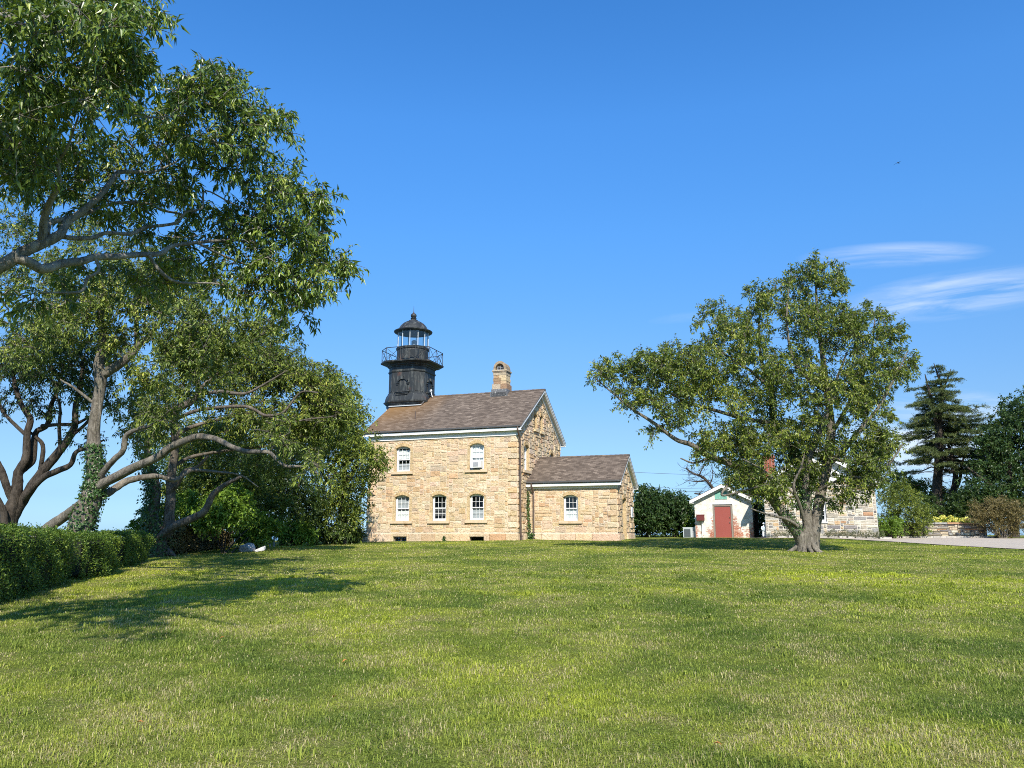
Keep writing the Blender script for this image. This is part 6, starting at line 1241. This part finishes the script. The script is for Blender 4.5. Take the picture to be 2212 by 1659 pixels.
# --- conifer with two tops
def conifer():
    y = 57.0; p = px(2030, 1150, y); b = gp(p[0], y); root = empty('spruce_tree', b, 0, 'dark spruce with two tops and bare lower branches behind the garden wall', 'tree')
    wood, cr = MB(), MB()
    T1 = limb([(2032, 1170, y, 30), (2030, 1110, y, 24), (2024, 1060, y, 22), (2028, 1000, y, 20), (2028, 960, y, 16), (2020, 900, y, 11), (2008, 850, y, 7), (1998, 808, y, 2)])
    T2 = limb([(2027, 1010, y, 14), (2030, 960, y, 15), (2030, 900, y, 12), (2034, 840, y, 7), (2024, 805, y, 4), (2017, 784, y, 1.5)])
    T3 = limb([(2040, 1120, y, 14), (2056, 1075, y, 15), (2064, 1030, y, 12), (2058, 990, y, 9), (2048, 960, y, 6)]); T4 = limb([(2034, 850, y, 5), (2046, 820, y, 4), (2054, 797, y, 1.5)])
    T5 = limb([(2052, 1085, y, 8), (2072, 1040, y, 8), (2078, 1000, y, 5), (2090, 970, y, 3)])
    for P, R in (T1, T2, T3, T4, T5): wood.tube(P, R, 8, wob=0.06)
    SP, SD = [], []
    def half(v):      # half-width of the crown in px of the photograph, by height
        return np.interp(v, [784, 800, 830, 870, 900, 940, 980, 1010, 1040], [3, 18, 40, 66, 90, 112, 124, 112, 80])
    zs = lambda v: px(2025, v, y)[2]
    def branch(P0, az, L, droop, tip=0.05, bare=0.25):
        d = np.array([math.cos(az), math.sin(az), 0]); k = 7; s = np.linspace(0, 1, k)[:, None]
        P = P0 + d * L * s + np.array([0, 0, 1.0]) * (-droop * L * s + 0.55 * droop * L * s ** 3); P[1:] += rng.normal(size=(k - 1, 3)) * 0.03 * L
        wood.tube(P, np.linspace(0.018 + 0.012 * L, 0.006, k), 4)
        side = np.array([-d[1], d[0], 0])
        m = int(5 + L * 6)
        for q in range(m):
            f = rng.uniform(bare, 1.0); i = min(int(f * (k - 1)), k - 2); w = f * (k - 1) - i; B = P[i] * (1 - w) + P[i + 1] * w; sg = rng.choice([-1, 1]); l = (0.25 + 0.45 * (1 - f) * min(L, 2.2)) * rng.uniform(0.6, 1.2)
            e = unit(d * 0.75 + side * sg * rng.uniform(0.3, 1.0) + np.array([0, 0, rng.uniform(-0.30, 0.12)])); n_ = max(3, int(l / 0.075))
            for t in np.linspace(0.1, 1, n_): SP.append(B + e * l * t + np.array([0, 0, -0.10 * t * t * l])); SD.append(e)
        for t in np.linspace(max(bare, 0.2), 1.02, int(8 * L) + 3):
            i = min(int(t * (k - 1)), k - 2); w = t * (k - 1) - i; SP.append(P[i] * (1 - w) + P[i + 1] * w); SD.append(d)
    for v in np.arange(793, 1015, 6.2):
        z = zs(v); hw = half(v) * dep(px(2025, v, y)) / F; n = 3 if v < 850 else 4
        for q in range(n):
            az = rng.uniform(0, 2 * math.pi); 
            if abs(math.cos(az)) < 0.35 and rng.uniform() < 0.3: continue
            tr = T1 if rng.uniform() < 0.5 and v > 812 else T2
            if v < 850 and rng.uniform() < 0.4 and v > 800: tr = T4
            i = int(np.argmin(abs(tr[0][:, 2] - z))); P0 = tr[0][i]
            asym = 1.22 if math.cos(az) > 0 and v > 880 else 0.86 if v > 880 else 1.0
            branch(P0 + (0, 0, rng.uniform(-.08, .08)), az, max(0.3, hw * rng.uniform(0.55, 1.12) * asym), rng.uniform(0.02, 0.28), bare=0.12 if v < 960 else 0.3)
    for v in np.arange(985, 1075, 7):         # bare dead lower limbs
        i = int(np.argmin(abs(T1[0][:, 2] - zs(v))))
        for q in range(2):
            az = rng.uniform(0, 6.28); L = rng.uniform(1.2, 3.2); d = np.array([math.cos(az), math.sin(az), 0]); s = np.linspace(0, 1, 6)[:, None]; P = T1[0][i] + d * L * s + np.array([0, 0, 1]) * (-0.25 * L * s) + rng.normal(size=(6, 3)) * 0.05; wood.tube(P, np.linspace(0.03, 0.006, 6), 4)
            for _ in range(7): 
                f = rng.integers(2, 6); wood.tube([P[f], P[f] + rng.normal(size=3) * 0.3 - (0, 0, 0.15)], [0.009, 0.003], 3)
    SP, SD = np.array(SP), np.array(SD); k = 6; n = len(SP)
    B = np.repeat(SP, k, 0) + rng.normal(size=(n * k, 3)) * 0.04; D = unit(np.repeat(SD, k, 0) + rng.normal(size=(n * k, 3)) * 0.75); leaves_into(cr, B, D, np.array([0, 0, 1.0]) + rng.normal(size=(n * k, 3)) * 0.6, 0.15 * rng.uniform(0.7, 1.3, n * k), 0.035, 0.1, 0.1, True)
    for m_, nm, mt in ((wood, 'trunk', M_BARK_DARK), (cr, 'crown', M_NEEDLE)): m_.v = [v - b for v in m_.v]; m_.build(nm, mt, root)
conifer()

def back_trees():
    for (label, u, v, y, rows, B, n, leaf, Ll, Wl) in (
        ('large dark tree cut by the right edge, beside the two topped spruce', 2190, 1160, 54, [[(2190, 1170, 54, 26), (2186, 1080, 54, 20), (2180, 980, 54, 12), (2185, 900, 54, 6)], [(2186, 1080, 54, 10), (2130, 1040, 53, 7), (2090, 1010, 53, 4)]],
         [(2185, 900, 54, 35, 38, 2), (2230, 900, 54, 50, 60, 2.4), (2160, 940, 54, 42, 40, 2.2), (2205, 980, 54, 60, 60, 2.6), (2135, 955, 53.5, 26, 26, 1.5, 0.8), (2150, 1010, 54, 55, 45, 2.4), (2190, 1060, 54, 60, 40, 2.4), (2115, 1060, 53, 45, 25, 1.8), (2250, 1020, 54, 50, 80, 2.4), (2130, 1090, 54, 70, 25, 1.8)], 760, M_LEAF_SUMAC, 0.23, 0.11),
        ('dark rounded tree directly right of the lighthouse wing end wall', 1402, 1160, 56, [[(1400, 1168, 56, 12), (1402, 1110, 56, 9), (1400, 1070, 56, 5)]],
         [(1395, 1080, 56, 26, 26, 1.8), (1380, 1110, 56, 28, 30, 1.8), (1412, 1105, 56, 30, 30, 2.0), (1400, 1138, 56.5, 34, 20, 1.6, 0.7)], 240, M_LEAF_SUMAC, 0.24, 0.11),
        ('dark rounded tree standing left of the white shed behind the condenser unit', 1462, 1160, 57, [[(1460, 1168, 57, 12), (1462, 1110, 57, 9), (1458, 1075, 57, 5)]],
         [(1455, 1085, 57, 30, 22, 1.8), (1440, 1112, 57, 28, 28, 1.8), (1478, 1105, 57, 22, 26, 1.8), (1465, 1138, 57.5, 38, 18, 1.6, 0.7)], 240, M_LEAF_SUMAC, 0.24, 0.11),
        ('yellow green sapling behind the left wall of the white shed', 1500, 1160, 56, [[(1498, 1165, 56, 6), (1498, 1135, 56, 4)]], [(1497, 1142, 56, 9, 16, 0.8), (1488, 1150, 56, 9, 9, 0.6)], 34, M_LEAF_BRIGHT, 0.17, 0.09),
        ('dark evergreen behind the white shed roof with a bare dead limb', 1600, 1150, 57.5, [[(1630, 1168, 57.5, 16), (1628, 1100, 57.5, 13), (1620, 1050, 57.5, 9), (1600, 1015, 57.5, 5)], [(1610, 1062, 57.5, 9), (1575, 1066, 57.3, 8), (1548, 1066, 57.2, 8), (1534, 1047, 57, 7), (1517, 1030, 57, 6), (1496, 1022, 57, 4), (1482, 1011, 57, 3)], [(1548, 1066, 57.2, 5), (1520, 1068, 57.2, 4), (1500, 1066, 57.2, 3)], [(1526, 1038, 57, 4), (1505, 1040, 57, 3), (1486, 1038, 57, 1.5)], [(1510, 1026, 57, 3), (1520, 1008, 57, 2), (1532, 995, 57, 1)], [(1534, 1047, 57, 3), (1540, 1025, 57, 2), (1535, 1005, 57, 1)]],
         [(1585, 1030, 57.5, 28, 26, 1.6), (1625, 1010, 57.5, 35, 30, 1.8), (1635, 1060, 57.5, 30, 45, 1.8), (1642, 1110, 57.5, 28, 40, 1.5), (1650, 1142, 57.5, 26, 20, 1.2)], 260, M_LEAF_DARK, 0.20, 0.08)):
        p = px(u, v, y); b = gp(p[0], y)
        def dead(wood, cr, on='dead limb' in label):
            if not on: return
            for ru, rv in ((1483, 1012), (1492, 1020), (1500, 1024), (1508, 1028), (1518, 1032), (1528, 1040), (1534, 1048), (1505, 1040), (1490, 1038), (1520, 1010), (1532, 997), (1540, 1020), (1512, 1066)):
                for _ in range(5):
                    q = px(ru + rng.uniform(-3, 3), rv + rng.uniform(-3, 3), 57); e = unit(rng.normal(size=3) * (1, 0.6, 0.9) + (-0.2, 0, 0.35)); l = rng.uniform(0.4, 1.0); mid = q + e * l * 0.5 + rng.normal(size=3) * 0.07
                    P = smooth_path([q, mid, q + e * l + rng.normal(size=3) * 0.1], 3); wood.tube(P, np.linspace(0.016, 0.006, len(P)), 4)
                    for f in (2, 4): wood.tube([P[f], P[f] + unit(rng.normal(size=3) + (0, 0, 0.3)) * l * 0.4], [0.010, 0.005], 3)
        tree('broadleaf_tree', b, label, rows, B, n, 5, 9, 0.7, Ll, Wl, leaf, M_BARK_DARK, simple=True, twigs=False, hang=0.35, group='trees beyond the right lawn', thick=1.1, extra=dead)
back_trees()
def right_shrubs():
    shrub('evergreen_shrub', 'tall dark evergreen shrub against the right corner of the stone cottage', 1945, 47.2, [(1930, 1080, 47.4, 40, 38, 1.0), (1965, 1095, 47.4, 38, 36, 1.0), (1990, 1115, 47.3, 30, 28, 0.8), (1925, 1125, 47.4, 28, 30, 0.7), (1980, 1140, 47.2, 26, 20, 0.6), (1945, 1060, 47.6, 30, 22, 0.8)], 360, M_LEAF_OLIVE, 0.12, 0.045, ntw=5, Lt=0.4)
    shrub('bright_conifer_shrub', 'small bright green shrub in front of the tall dark evergreen shrub', 1925, 46.6, [(1920, 1130, 46.6, 24, 20, 0.6), (1938, 1140, 46.6, 26, 16, 0.6), (1915, 1148, 46.6, 22, 10, 0.5)], 110, M_LEAF_BRIGHT, 0.10, 0.04, ntw=5, Lt=0.3)
    shrub('tan_shrub', 'spreading tan brown shrub with bare twigs at the right end of the garden wall', 2165, 46.8, [(2160, 1105, 47, 42, 24, 1.2), (2125, 1115, 47, 32, 20, 1.0), (2200, 1115, 47, 34, 32, 1.2), (2165, 1135, 47, 40, 22, 1.0), (2150, 1090, 47, 24, 14, 0.8), (2112, 1100, 47, 18, 12, 0.6)], 360, M_TANSHRUB, 0.12, 0.045, ntw=5, Lt=0.45, stems=26, bark=M_BARK, up=0.5)
    shrub('background_shrub', 'deep green shrub behind the yellow flowers', 2080, 52, [(2080, 1095, 52, 40, 34, 1.2), (2050, 1110, 52, 34, 24, 1.0), (2110, 1115, 52, 34, 24, 1.0), (2000, 1100, 53, 30, 30, 1.0)], 260, M_LEAF_DARK, 0.17, 0.08)
    shrub('background_shrub', 'pale green shrub far behind the spruce trunk', 1985, 62, [(1975, 1050, 62, 34, 24, 1.2), (2060, 1075, 62, 40, 20, 1.2), (1940, 1040, 62, 24, 24, 1.0), (2010, 1070, 62, 50, 22, 1.4)], 200, M_LEAF_OLIVE, 0.2, 0.09)
    # hydrangea heads above the wall
    x = px(2055, 1120, 48.9)[0]; b = np.array([x, 48.9, 1.3]); r = empty('hydrangea', b, 0, 'row of pale yellow hydrangea heads above the garden wall', 'flowers'); lv, pe = MB(), MB()
    for k in range(46):
        c = px(2016 + 78 * rng.uniform() , rng.uniform(1117, 1131) + (4 if k % 3 else 0), 48.9 + rng.uniform(-.4, .4)); n = 70; q = unit(rng.normal(size=(n, 3))); q[:, 2] = abs(q[:, 2]) * 1 - 0.2; P = c + q * (0.17, 0.17, 0.13)
        leaves_into(pe, P, rng.normal(size=(n, 3)), q, 0.07, 0.07, 0.1, 0.1, True)
        lv.tube([c, c * (1, 1, 0) + (0, 0, 1.3)], 0.008, 3)
        m = 16; leaves_into(lv, c - (0, 0, 0.12) + rng.normal(size=(m, 3)) * (0.16, 0.12, 0.12), rng.normal(size=(m, 3)), np.array([0, 0, 1.0]) + rng.normal(size=(m, 3)) * 0.4, 0.14, 0.09, 0.2, 0.2, True)
    for m_, nm, mt in ((lv, 'stems', M_LEAF_BRIGHT), (pe, 'flower_heads', M_FLOWER)): m_.v = [v - b for v in m_.v]; m_.build(nm, mt, r)
    # herb borders along the cottage foot and the wall foot
    for label, x0, x1, y0, h in (('grey green herb border along the cottage foot, right of the lawn tree', 18.6, 21.6, 46.55, 0.52), ('grey green herb border along the cottage foot, left of the lawn tree', 15.9, 17.8, 47.45, 0.48), ('dark dry weeds along the shaded foot of the garden wall', 22.2, 25.2, 47.55, 0.32)):
        mb = MB(); n = int((x1 - x0) * 420); x = rng.uniform(x0, x1, n); yy = y0 - (x - x0) * (0.35 if x1 < 22 else 0) + rng.normal(size=n) * 0.13; hh = h * (0.6 + 0.4 * np.sin(x * 5.2) ** 2) * rng.uniform(0.1, 1.0, n); P = np.stack([x, yy, gz(x, yy) + hh], 1)
        leaves_into(mb, P, rng.normal(size=(n, 3)) * 0.8 + (0, 0, 0.9), rng.normal(size=(n, 3)) + (0, -0.6, 0.3), 0.13, 0.025, 0.2, 0.1, True)
        for k in range(int((x1 - x0) * 22)):
            a = rng.uniform(x0, x1); q = y0 - (a - x0) * (0.35 if x1 < 22 else 0) + rng.normal() * 0.1; z = float(gz(a, q)); mb.tube([(a, q, z), (a + rng.normal() * 0.06, q + rng.normal() * 0.05, z + h * rng.uniform(0.5, 0.95))], [0.006, 0.003], 3, (0.4, 0.4, 0.4))
        o = mb.build('herb_border', M_HERB); tag(o, label, 'border plants')
right_shrubs()
# creeper in the corner between house and wing
mb = MB(); n = 420; z = rng.uniform(0, 3.0, n) ** 1.0; z = np.where(rng.uniform(0, 1, n) < 0.45, rng.uniform(0, 0.5, n), z); w = np.where(z < 0.6, 0.16, 0.05)
P = np.array([hpt(0.16 + 0.12 * math.sin(a * 2.1) * 0.5 + rng.normal() * b_, WY0 - 0.13 - abs(rng.normal()) * 0.05, a) for a, b_ in zip(z, w)])
leaves_into(mb, P, rng.normal(size=(n, 3)) - (0, 0, 0.6), rng.normal(size=(n, 3)) * 0.5 + (0, -1, 0.2), 0.11, 0.09, 0.15, 0.1); mb.tube([hpt(0.16, WY0 - 0.12, q) for q in np.linspace(-0.1, 2.9, 8)], 0.012, 4)
tag(mb.build('wall_creeper', M_IVY), 'thin green creeper climbing the corner between the stone house and its wing', 'ivy')
mb = MB(); n = 60; P = np.array([hpt(-4.62 + rng.normal() * 0.05, -0.16, rng.uniform(-0.05, 0.3)) for _ in range(n)]); leaves_into(mb, P, rng.normal(size=(n, 3)), rng.normal(size=(n, 3)) * 0.5 + (0, -1, 0.2), 0.09, 0.06, 0.15, 0.1)
tag(mb.build('wall_weed', M_IVY), 'small green weed growing at the foot of the lighthouse front wall', 'weed')

# --- grass blades on the lawn
def grass():
    mb = MB()
    def ring(y0, y1, dens, w, h, fan=0.72):
        A = fan * (y1 * y1 - y0 * y0) * 1.0; n = int(A * dens); y = np.sqrt(rng.uniform(y0 * y0, y1 * y1, n)); x = rng.uniform(-fan, fan, n) * y
        ok = x > -11.5 - 0.12 * y; 
        a, b = np.interp(x, [14.5, 16, 18.5, 20.5, 23, 28, 40, 70], [47.2, 46.7, 45.0, 42.4, 35.2, 31.5, 30.5, 30]), 0
        ok &= ~((x > 14.5) & (y > a - 0.05)); hx = (x - 0.308) * math.cos(TH) - (y - 46) * math.sin(TH); hy = (x - 0.308) * math.sin(TH) + (y - 46) * math.cos(TH)
        ok &= ~((hy > -0.1) & (hx > -10.2) & (hx < 0.1)) & ~((hy > 1.75) & (hx > 0) & (hx < 5.8)); x, y = x[ok], y[ok]; n = len(x)
        P = np.stack([x, y, gz(x, y) - 0.004], 1)
        tuft = 0.80 + 0.28 * np.sin(x * 7.3 + 2.1 * np.sin(y * 5.1)) * np.sin(y * 8.7 + 1.7 * np.sin(x * 6.3)) + 0.30 * np.sin(x * 2.3 + 1.7 * np.sin(y * 1.9)) * np.sin(y * 2.9 + np.sin(x * 3.1)); H = h * rng.uniform(0.45, 1.25, n) * tuft; az = rng.uniform(0, 2 * math.pi, n); ln = rng.uniform(0.35, 1.5, n); 
        d = np.stack([np.cos(az), np.sin(az), 0 * az], 1); s = np.stack([-np.sin(az), np.cos(az), 0 * az], 1); up = np.array([0, 0, 1.0]); Wd = (w * rng.uniform(0.6, 1.3, n))[:, None]; Hc = H[:, None]; l = ln[:, None]
        m = P + up * Hc * 0.6 + d * Hc * 0.25 * l; tip = P + up * Hc * (1.0 - 0.35 * l) + d * Hc * 0.95 * l
        V = np.stack([P - s * Wd * .5, P + s * Wd * .5, m - s * Wd * .4, m + s * Wd * .4, tip], 1).reshape(-1, 3); i = np.arange(n)[:, None] * 5
        T = np.concatenate([i + [0, 1, 3], i + [0, 3, 2], i + [2, 3, 4]], 1).reshape(-1, 3); c = np.repeat(rng.uniform(0, 1, (n, 3)), 3, 0); mb.add(V, T, c)
    ring(4.6, 8, 3800, 0.0050, 0.055); ring(8, 12, 2000, 0.0065, 0.054); ring(12, 19, 850, 0.010, 0.052); ring(19, 29, 330, 0.016, 0.05); ring(29, 47.5, 130, 0.026, 0.05)
    # coarser tufts standing a little above the mown blades
    k = 520; cy = np.sqrt(rng.uniform(25, 500, k)); cx = rng.uniform(-0.7, 0.7, k) * cy; m = 34; x = np.repeat(cx, m) + rng.normal(size=k * m) * 0.055; y = np.repeat(cy, m) + rng.normal(size=k * m) * 0.055; n = k * m
    ok = x > -9; x, y = x[ok], y[ok]; n = len(x); P = np.stack([x, y, gz(x, y) - 0.004], 1); az = rng.uniform(0, 6.283, n); d = np.stack([np.cos(az), np.sin(az), 0 * az], 1); sd = np.stack([-np.sin(az), np.cos(az), 0 * az], 1)
    H = rng.uniform(0.05, 0.105, n)[:, None]; l = rng.uniform(0.3, 1.3, n)[:, None]; Wd = 0.008 * np.maximum(1, y / 9)[:, None]; mid = P + (0, 0, 1) * H * 0.65 + d * H * 0.3 * l; tip = P + (0, 0, 1) * H * (1 - 0.3 * l) + d * H * l
    V = np.stack([P - sd * Wd * .5, P + sd * Wd * .5, mid - sd * Wd * .45, mid + sd * Wd * .45, tip], 1).reshape(-1, 3); i = np.arange(n)[:, None] * 5; T = np.concatenate([i + [0, 1, 3], i + [0, 3, 2], i + [2, 3, 4]], 1).reshape(-1, 3)
    c = np.stack([rng.uniform(0.2, 0.9, n), rng.uniform(0.6, 1.0, n), rng.uniform(0, 1, n)], 1); mb.add(V, T, np.repeat(c, 3, 0))
    tag(mb.build('grass', M_BLADE), 'short mown grass blades covering the lawn', kind='stuff')
grass()
# a few fallen leaves
spots = [(668, 1437, ), (740, 1493), (222, 1640), (760, 1420), (1050, 1290), (1440, 1360), (1660, 1440), (1520, 1590), (330, 1545), (500, 1380), (600, 1502)]
for k, (u, v) in enumerate(spots):
    x, y = gpt(u, v); mb = MB(); leaves_into(mb, np.zeros((1, 3)), rng.normal(size=(1, 3)) * (1, 1, 0.2), np.array([[0.2, 0, 1.0]]), 0.065, 0.035, 0.2, 0.25)
    o = mb.build('fallen_leaf', M_LITTER, loc=(x, y, float(gz(x, y)) + 0.055)); tag(o, 'small orange brown fallen leaf lying on the mown lawn', 'leaf', 'fallen leaves on the lawn')
